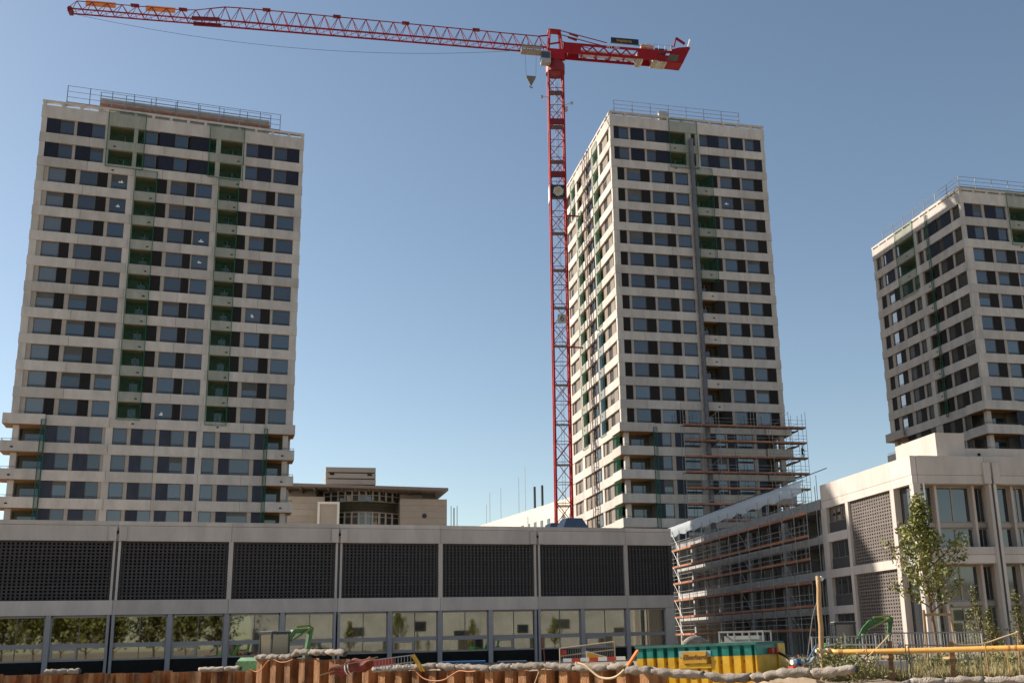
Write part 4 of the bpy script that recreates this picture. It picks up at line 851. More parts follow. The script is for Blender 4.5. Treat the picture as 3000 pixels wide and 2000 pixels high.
# ================================================================== BACKGROUND BUILDINGS
def bgframe(u0, v0, u1, v1, d0):          # local frame of a distant facade that faces the camera
    p = at_dist(u0, v0, d0); return p
DB = 165.                                 # far hall between the left tower and the crane
pc = at_dist(1080, 1545, DB); ang = -math.atan2(pc.x, pc.y)*1.0+.06
hb = thing('far_hall', 'beige clad hall with thin flying roof and curved window band behind the low building', 'building', (pc.x, pc.y, 0), ang)
def hx(u, v): 
    r = ray(u, v); nrm = np.array([-math.sin(ang), math.cos(ang)]); t = (nrm[0]*pc.x+nrm[1]*pc.y)/(nrm[0]*r[0]+nrm[1]*r[1])
    X, Y = r[0]*t-pc.x, r[1]*t-pc.y; return (X*math.cos(ang)+Y*math.sin(ang), r[2]*t+H)
def hb_box(name, u0, v0, u1, v1, y0, y1, m, grow=0., down=False):
    a = hx(u0, v0); b_ = hx(u1, v1); return boxo(name, hb, a[0], b_[0], y0, y1, 0 if down else b_[1], a[1], m)
for k in range(4):                        # roof tower clad in bands
    v0, v1 = 1352+k*18, 1369+k*18; hb_box('cladding_band', 957, v0, 1107, v1, 5, 16, BGT)
hb_box('tower_vent', 969, 1370, 982, 1376, 4.9, 5, DRK); hb_box('tower_vent', 1082, 1373, 1095, 1379, 4.9, 5, DRK)
a, b_ = hx(840, 1427), hx(1303, 1445)
m = MB(); zr0 = a[1]
m.v = [(a[0]-6, -5.5, zr0), (hx(1300, 1442)[0], -5.5, hx(1300, 1443)[1]), (hx(1290, 1442)[0], 14, hx(1290, 1440)[1]), (a[0]-6, 14, zr0+.4)]
m.v += [(x, y, z-.45) for x, y, z in m.v]; m.f = [(0, 1, 2, 3), (7, 6, 5, 4), (0, 4, 5, 1), (1, 5, 6, 2), (2, 6, 7, 3), (3, 7, 4, 0)]; m.m = [0]*6
m.build('flying_roof', mat('roof_brown', (.20, .17, .15), .7, var=.1), hb)
for k in range(12): 
    x = a[0]+(b_[0]-a[0])*k/12; MB().bar((x, -5, zr0-.75-.012*k), (x+1.2, 6, zr0-.75-.012*k), .16, .45).build('roof_beam', MATS['roof_brown'], hb)
for (u0, u1, v0, n) in ((838, 950, 1461, 6), (1168, 1302, 1468, 7)):   # wing walls in stacked boards
    for k in range(n):
        x0, x1 = hx(u0, v0)[0], hx(u1, v0)[0]; z1 = hx(u0, v0)[1]-k*1.0; boxo('wall_board', hb, x0, x1, -3, 8, z1-.98 if k < n-1 else 0, z1, BGW)
for (u0, u1, v0) in ((838, 925, 1435), (1172, 1238, 1447)): hb_box('wall_panel', u0, v0, u1, 1468, 0, 8, BGT)
b = MB(); c = hx(1237, 1517); b.tube((c[0], -3.1, c[1]), (c[0], -2.9, c[1]), .38, 12); b.build('porthole', STEELD, hb)
# curved glazing
xs0, xs1 = hx(948, 1500)[0], hx(1168, 1500)[0]; zt_, zm_, zl_ = hx(1050, 1440)[1], hx(1050, 1480)[1], 0
def cur(t): return (xs0+(xs1-xs0)*t, -1.5-2.6*math.sin(math.pi*t)+2)
nw = 11
for (z1, z0) in ((zt_, zm_+.3), (hx(1050, 1502)[1], hx(1050, 1545)[1]-1)):
    for i in range(nw):
        p, q = cur(i/nw), cur((i+1)/nw); m = MB(); m.bar((*p, z0), (*p, z1), .28); m.bar((*p, z1-.1), (*q, z1-.1), .2); m.bar((*p, z0+.1), (*q, z0+.1), .2); m.bar((*p, z1-.8), (*q, z1-.8), .12)
        wq = m.build('window', BGW, hb); MB().quad((p[0], p[1]+.1, z0), (q[0], q[1]+.1, z0), (q[0], q[1]+.1, z1), (p[0], p[1]+.1, z1)).build('pane', GLS, wq)
for z in np.linspace(hx(1050, 1500)[1], zm_+.2, 6):
    m = MB()
    for i in range(nw): m.bar((*[c for c in (cur(i/nw)[0], cur(i/nw)[1]-.9)], z), (*[c for c in (cur((i+1)/nw)[0], cur((i+1)/nw)[1]-.9)], z), .08, .12)
    m.build('balcony_slat', LOGW, hb)
boxo('back_wall', hb, xs0-1, xs1+1, 6, 6.4, 0, zt_+1, LOGW)
hb_box('entrance_box', 931, 1487, 989, 1545, -6, -2, BGT, down=True)
a, b_ = hx(929, 1484), hx(991, 1484); m = MB(); m.box(a[0], a[0]+.35, -6.2, -5.8, 0, a[1]); m.box(b_[0]-.35, b_[0], -6.2, -5.8, 0, a[1]); m.box(a[0]+.35, b_[0]-.35, -6.2, -5.8, a[1]-.35, a[1]); m.build('entrance_frame', WHT, hb)
a = hx(1312, 1482); b = MB()
for s in (-.9, .9): b.tube((a[0]+.4+s, 2, 0), (a[0]+.4+s, 2, a[1]), .1, 6)
for k in range(26): t_ = k*.7; b.bar((a[0]+.4, 2, 1+k*.55), (a[0]+.4+.9*math.cos(t_), 2+.9*math.sin(t_), 1+k*.55), .3, .06)
st = thing('spiral_stair', 'grey spiral stair mast at the right end of the far hall', 'stair', (pc.x, pc.y, 0), ang); b.build('stair_flight', STEEL, st)
for s in (.5, 1.5): MB().tube((a[0]+.4+s, 2.6, 0), (a[0]+.4+s, 2.6, a[1]+.4), .06, 5).build('pole', STEEL, st)
# long cream block right of it
DW = 230.
pw = at_dist(1400, 1541, DW+55); pv = at_dist(1740, 1441, DW-25); dv = Vector((pv.x-pw.x, pv.y-pw.y, 0)); Lw = dv.length; aw = math.atan2(dv.y, dv.x)
fw = thing('cream_block', 'long sunlit cream building with a strip of small windows behind the crane foot', 'building', (pw.x, pw.y, 0), aw)
zA, zB = pw.z, pv.z; zW = max(zA, zB)
m = MB(); m.v = [(0, 0, 0), (Lw+6, 0, 0), (Lw+6, 0, zB+.4), (0, 0, zA), (0, 14, 0), (Lw+6, 14, 0), (Lw+6, 14, zB+.4), (0, 14, zA)]
m.f = [(0, 1, 2, 3), (5, 4, 7, 6), (3, 2, 6, 7), (1, 5, 6, 2), (4, 0, 3, 7)]; m.m = [0]*5; m.build('wall', CREAM, fw)
for i in range(13):
    s = Lw*(.34+.055*i); z = (zA+(zB-zA)*s/Lw)-3.0; boxo('window', fw, s, s+1.9, -.06, .05, z-1.6, z, GLS)
for (s, h_) in ((Lw*.47, 6.5), (Lw*.535, 6.2)): z = zA+(zB-zA)*s/Lw; MB().tube((s, 3, z-1), (s, 3, z+h_), .3, 7).build('flue', STEELD, fw)
for (s, h_) in ((Lw*.02, 6), (Lw*.06, 9), (Lw*.18, 9), (Lw*.36, 10), (Lw*.42, 12)): z = zA+(zB-zA)*s/Lw; MB().tube((s, 2, z-1), (s, 2, z+h_), .07, 4).build('antenna', STEEL, fw)
for s in (.1, .17, .5): z = zA+(zB-zA)*s; boxo('wall_hatch', fw, Lw*s, Lw*s+1.1, -.08, .02, z-4, z-1.2, GREYP)
# ================================================================== BEHIND THE CAMERA (seen in the shop glass)
nb = thing('white_hall', 'pale hall with a row of windows, seen only mirrored in the shop glazing', 'building', (8, -26, 0))
boxo('wall', nb, 0, 100, -12, 0, 0, 8.6, mat('hall_render', (.46, .44, .40), .9, var=.2, vscale=.25))
for i in range(9): boxo('window', nb, 4+i*10.6+(i*37 % 5), 6.2+i*10.6+(i*37 % 5)+(i % 2), .0, .06, 2.6+(i % 3)*.7, 4.0+(i % 3)*.9, GLS)
for i in range(7): boxo('door_gate', nb, 9+i*14.3, 12+i*14.3, .0, .05, 0, 2.4+.5*(i % 2), LOGW)
for i in range(24): boxo('wall_joint', nb, 4.1*i+1, 4.1*i+1.06, .0, .02, 0, 8.5, CONG)
boxo('roof_edge', nb, -.4, 110.4, -12.3, .4, 8.62, 9.0, CONG)
# ================================================================== VEGETATION
def leaves(n, pts, spread, size, seed, up=.3):
    r = np.random.default_rng(seed); P = np.array(pts); k = r.integers(0, len(P), n); c = P[k]+r.normal(0, spread, (n, 3))
    d = r.normal(0, 1, (n, 3)); d[:, 2] += up; d /= np.linalg.norm(d, axis=1)[:, None]; e = np.cross(d, r.normal(0, 1, (n, 3))); e /= np.linalg.norm(e, axis=1)[:, None]
    s = size*r.uniform(.6, 1.3, n)[:, None]; b = MB(); a = c-d*s; q = c+d*s; l = c+e*s*.45; rr = c-e*s*.45
    for i in range(n): b.quad(a[i], l[i], q[i], rr[i])
    return b
def young_tree(name, label, base, h, rad, seed, n, trunk_r=.06, clear=.28, group=None, lean=0., loc_leaf=LEAF, lsize=.07):
    t = thing(name, label, 'tree', base, 0, group); r = random.Random(seed); tr = MB()
    pts = [(lean*z/h + .04*math.sin(z*2), .03*math.sin(z*1.3), z) for z in np.linspace(0, h*.93, 12)]
    tr.path(pts, [trunk_r*(1-.8*i/11) for i in range(12)], 7); clus = []
    for i in range(34):
        z = h*(clear+(.93-clear)*((i+.5)/34)); a = i*2.4+r.uniform(-.4, .4); f = (z/h-clear)/(1-clear); L = rad*(1.0 if f < .3 else max(.2, 1.0-(f-.3)*2.0))*r.uniform(.55, 1.1)
        p0 = Vector((lean*z/h, 0, z)); p1 = p0+Vector((math.cos(a)*L*.55, math.sin(a)*L*.55, L*.45)); p2 = p0+Vector((math.cos(a)*L, math.sin(a)*L, L*r.uniform(.7, 1.2)))
        tr.path([p0, p1, p2], [trunk_r*.38*(1-f*.5), trunk_r*.22, .006], 5)
        for s in np.linspace(.35, 1, 5): clus.append(tuple(p0.lerp(p1, s/.55) if s < .55 else p1.lerp(p2, (s-.55)/.45)))
    for z in np.linspace(h*.6, h*.98, 6): clus.append((lean*z/h, 0, z))
    tr.build('trunk', BARK, t, smooth=True)
    leaves(n, clus, .11*rad/1.2, lsize, seed, .2).build('crown', loc_leaf, t); return t
tb = at_dist(2752, 1945, 39.0); tb.z = .42
young_tree('young_tree', 'young staked tree with sparse crown before the sunlit corner column', tb, 6.05, 1.35, 3, 4300, .07, .30, lean=-.2, lsize=.082)
stakes = [(-.62, -.2), (-.15, .35), (.62, -.15)]
ts = thing('tree_stakes', 'three orange timber stakes with crossbars holding the young tree', 'stakes', tb)
for (x, y) in stakes: MB().path([(x*1.15, y, 0), (x, y, 1.0), (x*.95, y, 1.95)], .04, 7).build('stake', WOOD, ts)
for i in range(3):
    (xa, ya), (xb, yb) = stakes[i], stakes[(i+1) % 3]; MB().bar((xa, ya, 1.78), (xb, yb, 1.78), .03, .09).build('crossbar', WOOD, ts)
for i, (u, v, d, h_, sd) in enumerate(((2875, 1925, 41, 2.9, 5), (2910, 1925, 42.5, 2.0, 6), (2998, 1925, 40, 2.6, 8))):
    p = at_dist(u, v, d); p.z = .4; young_tree('sapling', ['slender sapling right of the staked tree', 'short bushy sapling between the slender sapling and the picture edge', 'sapling cut by the right picture edge'][i], p, h_, .55, sd, 500, .03, .12, 'saplings on the bank', lsize=.06)
# unseen trees added behind the camera; left ones thickened to darken the glass reflections
for i, x in enumerate((-14, -22, -31, -40, -8, 2, -3, -26, -35, -18, 24, 47, 61)):
    young_tree('mirrored_tree', 'broad tree added behind the viewpoint for the mirror view in the shop glazing', Vector((x, -14-(i % 3)*3, 0)), 8+(i % 3) if x < 10 else 6, 4.6 if x < 10 else 1.5, 40+i, 1300 if x < 10 else 700, .16, .15, 'trees behind the viewpoint', lsize=.42 if x < 10 else .2)
def on_bank(s, t): p = bl(s, t); return Vector((p.x, p.y, bank_z(p.x, p.y)))
# grass and weeds on the bank
r = np.random.default_rng(3); b = MB()
for i in range(15000):
    s, t = r.uniform(.22, 1), r.uniform(.0, .75)**1.3; p = on_bank(s, max(.09, t)); hgt = r.uniform(.10, .34)*(1.15-.6*t); a = r.uniform(0, 6.28); wv = r.uniform(.008, .02); lx, ly = r.normal(0, .10, 2)
    c, s_ = math.cos(a)*wv, math.sin(a)*wv; b.quad((p.x-c, p.y-s_, p.z-.03), (p.x+c, p.y+s_, p.z-.03), (p.x+lx, p.y+ly, p.z+hgt))
tag(b.build('grass', GRS), 'dry green grass and weeds covering the bank under the yellow pipe', 'grass', kind='stuff')
for i in range(26):
    s = .30+.70*i/26+r.uniform(-.012, .012); t = r.uniform(.1, .34); p = on_bank(min(.99, s), t); hh = r.uniform(.28, .5)
    pts = [(r.normal(0, .16), r.normal(0, .16), abs(r.normal(.5, .25))*hh) for _ in range(14)]
    t_ = thing('weed_clump', 'leafy green weed clump on the bank below the yellow pipe', 'weed', p, 0, 'weed clumps on the bank')
    leaves(230, pts, .08, .045, 100+i, .5).build('foliage', LEAF2, t_)
    st_ = MB(); [st_.tube((0, 0, -.05), q, .006, 4) for q in pts[:6]]; st_.build('stem', BARK, t_)
for i, (u, v, d, hh) in enumerate(((2430, 1900, 30, .75), (2470, 1895, 31, .9), (2485, 1960, 27, .9), (2430, 1985, 26, .5), (2520, 1992, 25, .45))):
    p = at_dist(u, v, d); p.z = bank_z(p.x, p.y)-.05; pts = [(r.normal(0, .22), r.normal(0, .22), abs(r.uniform(.1, 1))*hh) for _ in range(18)]
    t_ = thing('creeper', ['green creeper climbing the tall timber pole', 'green creeper on the railing behind the pipe end', 'green creeper hanging below the pipe end', 'low creeper right of the pole foot', 'low creeper before the concrete edge'][i], 'plant', p)
    leaves(320, pts, .10, .05, 200+i, .1).build('foliage', LEAF2, t_)
    st_ = MB(); [st_.tube((0, 0, -.05), q, .008, 4) for q in pts[:7]]; st_.build('stem', BARK, t_)
# ================================================================== SHEET PILES
PITCH = .82
def pile_wall(name, label, pts, ztop, zbot=-4.0):
    t = thing(name, label, 'retaining wall', (pts[0].x, pts[0].y, 0)); o = pts[0]
    def me_():
        a, b_, dpt, th = .17, .36, .44, .018; out = [(-PITCH/2, dpt), (-.22, dpt), (-.16, 0), (.16, 0), (.22, dpt), (PITCH/2, dpt)]; m = MB(); n = len(out)
        for z in (zbot, ztop):
            m.v += [(x, y, z) for x, y in out]+[(x, y+th, z) for x, y in out]
        for i in range(n-1):
            m.f += [(i, i+1, 2*n+i+1, 2*n+i), (n+i+1, n+i, 3*n+i, 3*n+i+1), (2*n+i, 2*n+i+1, 3*n+i+1, 3*n+i)]; m.m += [0]*3
        return m.mesh('sheet_pile', RUST)
    me = me_(); rem = 0.
    for p, q in zip(pts[:-1], pts[1:]):
        d = (q-p); L = d.length; d.normalize(); ang = math.atan2(d.y, d.x); s = rem+PITCH/2 if rem else PITCH/2
        while s < L+PITCH*.3:
            c = p+d*s; link(bpy.data.objects.new('sheet_pile', me), t, (c.x-o.x, c.y-o.y, random.uniform(-.06, .04)), ang); s += PITCH
    return t
zlo, zhi = .8, 1.17
# the wall runs from far left to near right: local +x along it, pans open towards the camera
pile_wall('sheet_pile_wall', 'rusty sheet pile wall at the far left edge of the pit', wp[0:5], zlo)
pile_wall('sheet_pile_wall', 'taller rusty sheet pile wall before the green excavator', wp[4:6], zhi)
pile_wall('sheet_pile_wall', 'nearest rusty sheet pile wall with orange cable, left of the yellow container', wp[5:], zlo)
pe = [wp[-1], at_dist(2150, 1900, 26.5), at_dist(2225, 1900, 26.0)]
for p in pe: p.z = 0
pile_wall('sheet_pile_wall', 'low stub of rusty sheet piles right of the yellow container', [at_dist(2085, 2000, 25.6).xy.to_3d(), at_dist(2235, 2000, 25.0).xy.to_3d()], .52)
def wall_at(u):                            # point on the wall line below picture column u
    for (u0, d0), (u1, d1), p, q in zip(WALL[:-1], WALL[1:], wp[:-1], wp[1:]):
        if u0 <= u <= u1:
            r_ = ray(u, 1950); dx, dy = q.x-p.x, q.y-p.y; den = r_[0]*dy-r_[1]*dx; t = (p.x*dy-p.y*dx)/den; return Vector((r_[0]*t, r_[1]*t, 0))
    return wp[-1].copy()
def lumpy(name, label, pts, rad, seed, ties=None, cat='geotextile roll', flat=.9):
    # a roll of geotextile tied down at intervals: parts are the padded lengths between the ties
    t = thing(name, label, cat, pts[0]); o = Vector(pts[0]); rr = random.Random(seed)
    segs = []; cur_ = [Vector(pts[0])]
    dense = []
    for p, q in zip(pts[:-1], pts[1:]):
        p, q = Vector(p), Vector(q); n = max(2, int((q-p).length/.09)); dense += [p.lerp(q, i/n) for i in range(n)]
    dense.append(Vector(pts[-1])); i = 0
    while i < len(dense)-4:
        k = min(len(dense)-1, i+rr.randint(7, 14)); seg = dense[i:k+1]; b = MB(); n = 12; N = len(seg); ph = rr.uniform(0, 6); sg = rr.uniform(-.02, .03)
        for j, c in enumerate(seg):
            d = (seg[min(j+1, N-1)]-seg[max(j-1, 0)]).normalized(); side = d.cross(Vector((0, 0, 1))).normalized(); up = side.cross(d); f = j/(N-1)
            R = rad*(.72+.2*math.sin(math.pi*f)**.5)*(1+.14*math.sin(j*1.7+ph)); c = c+Vector((0, 0, -sg*math.sin(math.pi*f)))
            for a in range(n):
                th = 2*math.pi*a/n; w_ = 1+.16*math.sin(3*th+j*.9+ph)+.13*math.sin(5*th-j*1.3)+rr.uniform(-.09, .09)
                b.v.append(tuple(c-o+side*math.cos(th)*R*w_*1.15+up*math.sin(th)*R*w_*flat))
        for j in range(N-1):
            for a in range(n): e = (a+1) % n; b.f.append((j*n+a, j*n+e, (j+1)*n+e, (j+1)*n+a)); b.m.append(0)
        b.f.append(tuple(range(n-1, -1, -1))); b.f.append(tuple((N-1)*n+a for a in range(n))); b.m += [0, 0]
        b.build('padded_length', BAG, t, smooth=True)
        MB().tube(seg[-1]-o-d*.012, seg[-1]-o+d*.012, rad*.8, 8).build('tie', STEELD, t); i = k
    return t
def strip(us, z, off=0.): return [Vector((*(wall_at(u)*(1+off)).xy, z(u) if callable(z) else z)) for u in us]
lumpy('geotextile_roll', 'pale geotextile roll over the taller sheet piles by the excavator', strip(range(752, 1040, 24), lambda u: zhi+.08+(.16 if u > 850 else 0)*(1 if u < 1000 else .4)), .13, 2)
lumpy('geotextile_roll', 'pale geotextile roll along the nearest sheet pile wall', strip(range(1095, 1865, 28), lambda u: zlo+.07+.05*math.sin(u*.021)), .125, 3)
lumpy('geotextile_roll', 'short crumpled geotextile on the far left sheet piles', strip(range(135, 250, 20), zlo+.08), .13, 4)
lumpy('geotextile_roll', 'thin geotextile roll between the far left wall and the taller piles', strip(range(585, 745, 20), zlo+.06), .11, 5)
CP = [at_dist(u, v, d) for u, v, d in ((1835, 1962, 27.3), (1900, 1963, 27.0), (1975, 1970, 26.8), (2050, 1974, 26.6), (2130, 1983, 26.4), (2200, 1981, 26.2), (2250, 1984, 26.0))]
lumpy('geotextile_roll', 'sagging geotextile roll hung across the front of the yellow container', CP, .125, 6)
CP = [at_dist(u, v, d) for u, v, d in ((2240, 1978, 25.5), (2320, 1968, 25.2), (2400, 1968, 25), (2470, 1960, 24.8), (2535, 1958, 24.6))]
lumpy('geotextile_roll', 'long loose geotextile roll at the foot of the timber pole', CP, .105, 7, flat=1.1)
CP = [at_dist(u, v, d) for u, v, d in ((2540, 2040, 22.6), (2680, 1996, 22.8), (2800, 1995, 22.7), (2900, 1993, 22.6), (3010, 1989, 22.5), (3200, 1989, 22.3))]
lumpy('geotextile_roll', 'flat geotextile edging along the front of the grassy bank', CP, .10, 8)
# ================================================================== YELLOW AND TEAL CONTAINER
dC = 30.2
pl, pr = at_dist(1866, 1896, dC), at_dist(2216, 1883, dC-1.55)
ax_ = (pr-pl); Lc = ax_.xy.length; aC = math.atan2(ax_.y, ax_.x); tilt = math.atan2(ax_.z, Lc)
ct = thing('tank_container', 'ribbed container painted teal above and yellow below with a lettered sign', 'container', (pl.x, pl.y, pl.z-1.55), aC); ct.rotation_euler = (0, -tilt, aC)
hc = 1.55; zt2 = hc-.31; wid = 2.0; nr = 11; pt = Lc/nr
prof = []
for i in range(nr): x = i*pt; prof += [(x, 0), (x+pt*.60, 0), (x+pt*.72, .12), (x+pt*.92, .12)]
prof.append((Lc, 0))
for (z0, z1, mm, nm) in ((0, zt2, YEL, 'ribbed_side'), (zt2, hc-.03, TEAL, 'ribbed_side')):
    m = MB()
    for (xa, ya), (xb, yb) in zip(prof[:-1], prof[1:]): m.quad((xa, ya, z0), (xb, yb, z0), (xb, yb, z1), (xa, ya, z1))
    m.build(nm, mm, ct)
    m = MB(); m.box(Lc-.06, Lc-.002, .02, wid, z0, z1-.001); m.box(.002, .06, .09, wid, z0, z1-.001); m.box(.06, Lc-.06, wid-.06, wid, z0, z1-.001); m.build('end_plate', mm, ct)
m = MB(); m.box(-.03, Lc+.03, -.03, .05, hc-.03, hc+.04); m.box(-.03, Lc+.03, wid-.05, wid+.03, hc-.03, hc+.04); m.box(Lc-.05, Lc+.03, .05, wid-.05, hc-.03, hc+.04); m.box(-.03, .05, .05, wid-.05, hc-.03, hc+.04); m.build('top_rim', mat('worn_teal', (.03, .16, .13), .6, var=.3, vscale=6), ct)
MB().box(.06, Lc-.06, .1, wid-.06, hc-.5, hc-.42).build('contents', SOIL, ct)
MB().box(Lc-.02, Lc+.05, wid-.5, wid+.05, 0, hc-.02).build('end_post', YEL, ct)
xs_ = Lc*.40; m = MB(); m.box(xs_, xs_+.74, -.05, -.012, zt2-.17, zt2+.15); m.build('sign_plate', mat('amber_plate', (.60, .30, .02), .5, var=.08), ct)
m = MB(); m.box(xs_-.11, xs_+.86, -.012, .0, zt2+.0, zt2+.17); m.build('sign_backing', mat('pale_blue_plate', (.25, .42, .44), .6), ct); MB().box(xs_-.1, xs_+.86, -.02, -.002, zt2-.30, zt2-.19).build('sign_rail', YEL, ct)
tm = bpy.data.objects.new('sign_lettering', text_mesh('Eberhard', .19, BRWN, .003, .3)); link(tm, ct, (xs_+.37, -.056, zt2+.0)); tm.rotation_euler = (math.pi/2, 0, 0)
for y in (.9, 1.25): MB().tube((Lc+.0, y, zt2+.1), (Lc+.14, y, zt2+.1), .08, 10).build('valve_cap', REDW, ct)
pb = ct.matrix_basis @ Vector((1.35, 1.2, hc))
m = MB(); m.path([(x*.8, 0, .12*math.sin(math.pi*min(1, (x+.55)/1.1))+.0) for x in np.linspace(-.55, .55, 9)], [.08, .13, .16, .17, .16, .15, .13, .10, .05], 10)
bgp = thing('sand_bag', 'grey canvas bag humped over the rim of the yellow container', 'bag', pb); m.build('canvas', BAG, bgp, smooth=True)
pb = ct.matrix_basis @ Vector((2.95, 1.0, hc+.02)); gr = thing('steel_crate', 'grey steel frame crate lying on top of the yellow container', 'crate', pb, aC)
m = MB()
for x in (-.65, -.2, .25, .65):
    for y in (-.3, .3): m.bar((x, y, 0), (x, y, .32), .04)
for z in (.02, .31):
    for y in (-.3, .3): m.bar((-.67, y, z), (.67, y, z), .045)
    for x in (-.65, .65): m.bar((x, -.3, z), (x, .3, z), .04)
m.build('frame', STEEL, gr); MB().box(-.55, .5, -.2, .2, .04, .2).build('fittings', GREYP, gr)
# ================================================================== EXCAVATOR BY THE LOW BUILDING
def excavator(name, label, loc, rz, k=1.0):
    t = thing(name, label, 'excavator', loc, rz); t.scale = (k, k, k)
    for s in (-1, 1):
        m = MB(); m.prism([(-1.0, .12), (-.85, 0), (.85, 0), (1.0, .12), (1.0, .38), (.85, .5), (-.85, .5), (-1.0, .38)], s*.62-.17, s*.62+.17); m.build('track', BLKP, t)
    MB().box(-.5, .5, -.5, .5, .3, .55).build('undercarriage', STEELD, t)
    m = MB(); m.prism([(-1.15, .6), (.75, .6), (.75, .95), (.1, 1.0), (-.95, 1.25), (-1.15, 1.1)], -.72, .72); m.build('body', GRN, t)
    MB().box(-1.2, -1.0, -.74, .74, .62, 1.05).build('counterweight', GRN, t)
    cab = MB()
    for x in (-.55, .55):
        for y in (-.68, .02): cab.bar((x, y, .95), (x*.92, y, 2.25), .07)
    cab.box(-.6, .6, -.74, .08, 2.22, 2.32); cab.box(-.56, .56, -.7, .04, .93, 1.0); cb_ = cab.build('cab', BLKP, t)
    for (x0, x1, y0, y1) in ((-.5, .5, -.70, -.69), (-.5, .5, .03, .04), (.52, .53, -.64, -.02), (-.53, -.52, -.64, -.02)): MB().box(x0, x1, y0, y1, 1.05, 2.2).build('cab_window', GLS, cb_)
    MB().box(-.55, .6, -.72, .06, 2.325, 2.36).build('cab_roof', GREYP, cb_)
    m = MB()
    for p, q, w_ in (((.7, .25, .95), (1.35, .25, 1.95), .24), ((1.35, .25, 1.95), (1.75, .25, 2.35), .24), ((1.75, .25, 2.35), (2.75, .25, 2.38), .2)): m.bar(p, q, .18, w_)
    m.build('boom', GRN, t)
    m = MB(); m.bar((2.9, .25, 2.55), (2.55, .25, 1.1), .15, .22); m.build('dipper_arm', GRN, t)
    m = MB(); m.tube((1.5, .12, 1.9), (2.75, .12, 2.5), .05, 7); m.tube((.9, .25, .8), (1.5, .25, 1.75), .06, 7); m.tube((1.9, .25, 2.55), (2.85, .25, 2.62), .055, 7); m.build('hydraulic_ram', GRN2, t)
    m = MB(); m.prism([(2.3, 1.15), (2.75, 1.2), (2.85, .8), (2.55, .55), (2.2, .7)], .0, .5); m.build('bucket', STEELD, t)
    return t
p = at_dist(786, 1940, 47.5); excavator('mini_excavator', 'green mini excavator behind the taller sheet piles', (p.x, p.y, 0), .72, .98)
p = at_dist(2470, 1905, 56.); excavator('mini_excavator', 'dark green excavator in shade before the brick screen, only its arm showing', (p.x, p.y, 0), -.30, .95)
# ================================================================== FOREGROUND SITE CLUTTER
# red-brown tarpaulin bundle
p0, p1 = at_dist(968, 1966, 36.2), at_dist(1110, 1938, 35.6); ax_ = p1-p0; L = ax_.length
tp_ = thing('tarpaulin', 'red-brown tarpaulin bundle tied across the top of the sheet piles', 'tarpaulin', p0, math.atan2(ax_.y, ax_.x)); tp_.rotation_euler = (0, -math.atan2(ax_.z, ax_.xy.length), math.atan2(ax_.y, ax_.x))
m = MB(); N, n = 22, 14; rr = random.Random(5)
for j in range(N):
    f = j/(N-1); R = (.06+.19*math.sin(math.pi*min(1, f*.8+.12))**.8)
    for a in range(n):
        th = 2*math.pi*a/n; w_ = 1+.26*math.sin(3*th+j*.25)+.2*math.sin(5*th-j*.4)+rr.uniform(-.14, .14); m.v.append((f*L, math.cos(th)*R*w_, math.sin(th)*R*w_*.75+.06*math.sin(j*.8)))
for j in range(N-1):
    for a in range(n): e = (a+1) % n; m.f.append((j*n+a, j*n+e, (j+1)*n+e, (j+1)*n+a)); m.m.append(0)
m.f += [tuple(range(n-1, -1, -1)), tuple((N-1)*n+a for a in range(n))]; m.m += [0, 0]; m.build('canvas', TARP, tp_, smooth=True)
for x in (L*.36, L*.42): m = MB(); m.path([(x, math.cos(a)*.27, math.sin(a)*.22) for a in np.linspace(0, 2*math.pi, 13)], .022, 5); m.build('strap', PAP, tp_)
m = MB(); m.bar((-.35, -.1, -.05), (.2, -.1, 0), .04); m.bar((.15, -.38, .1), (L*1.05, -.28, .16), .035); m.build('batten', WOOD, tp_)
# leaning hurdle behind it
p0, p1 = at_dist(1094, 1932, 35.0), at_dist(1212, 1917, 34.4); ax_ = p1-p0; a_ = math.atan2(ax_.y, ax_.x)
hd = thing('barrier_hurdle', 'toppled steel barrier hurdle with yellow end leaning behind the geotextile roll', 'barrier', p0, a_); L = ax_.xy.length; sl_ = ax_.z/L
m = MB()
for z in (0, -.22, -.38): m.bar((0, 0, z), (L, 0, z+sl_*L), .035)
for x in np.linspace(.1, L-.1, 12): m.bar((x, 0, sl_*x), (x, 0, sl_*x-.38), .016)
m.build('bars', STEEL, hd); MB().bar((0, .02, -.12), (L*.5, .02, -.12+sl_*L*.5), .02, .2).build('board', REDW, hd)
m = MB(); m.bar((L, 0, sl_*L+.02), (L+.38, 0, sl_*L-.52), .05); m.bar((L-.12, .1, sl_*L), (L+.24, .1, sl_*L-.52), .05); m.build('foot', YEL, hd)
# site fence panel, red and white plank, warning triangle
p0, p1 = at_dist(1640, 1898, 33.6), at_dist(1800, 1878, 33.2); ax_ = p1-p0; a_ = math.atan2(ax_.y, ax_.x); L = ax_.xy.length; sl_ = ax_.z/L
fc = thing('fence_panel', 'tilted steel mesh fence panel left of the yellow container', 'fence', (p0.x, p0.y, 0), a_); z0 = p0.z
def fz(x, k): return z0+sl_*x-k
m = MB(); 
for k in (0, .24, .92): m.tube((0, 0, fz(0, k)), (L, 0, fz(L, k)), .022, 6)
for x in (0, L): m.tube((x+.03*(0), 0, fz(x, 0)), (x, 0, max(0.0, fz(x, 1.3))), .022, 6)
m.build('frame', mat('tan_tube', (.42, .32, .24), .6, .2, var=.15), fc)
m = MB(); [m.tube((x, 0, fz(x, 0)), (x, 0, fz(x, .92)), .006, 4) for x in np.linspace(.06, L-.06, 30)]; m.build('mesh_wires', STEEL, fc)
boxo('lamp', fc, .06, .2, -.05, .03, fz(.1, .2), fz(.1, .06), REDW)
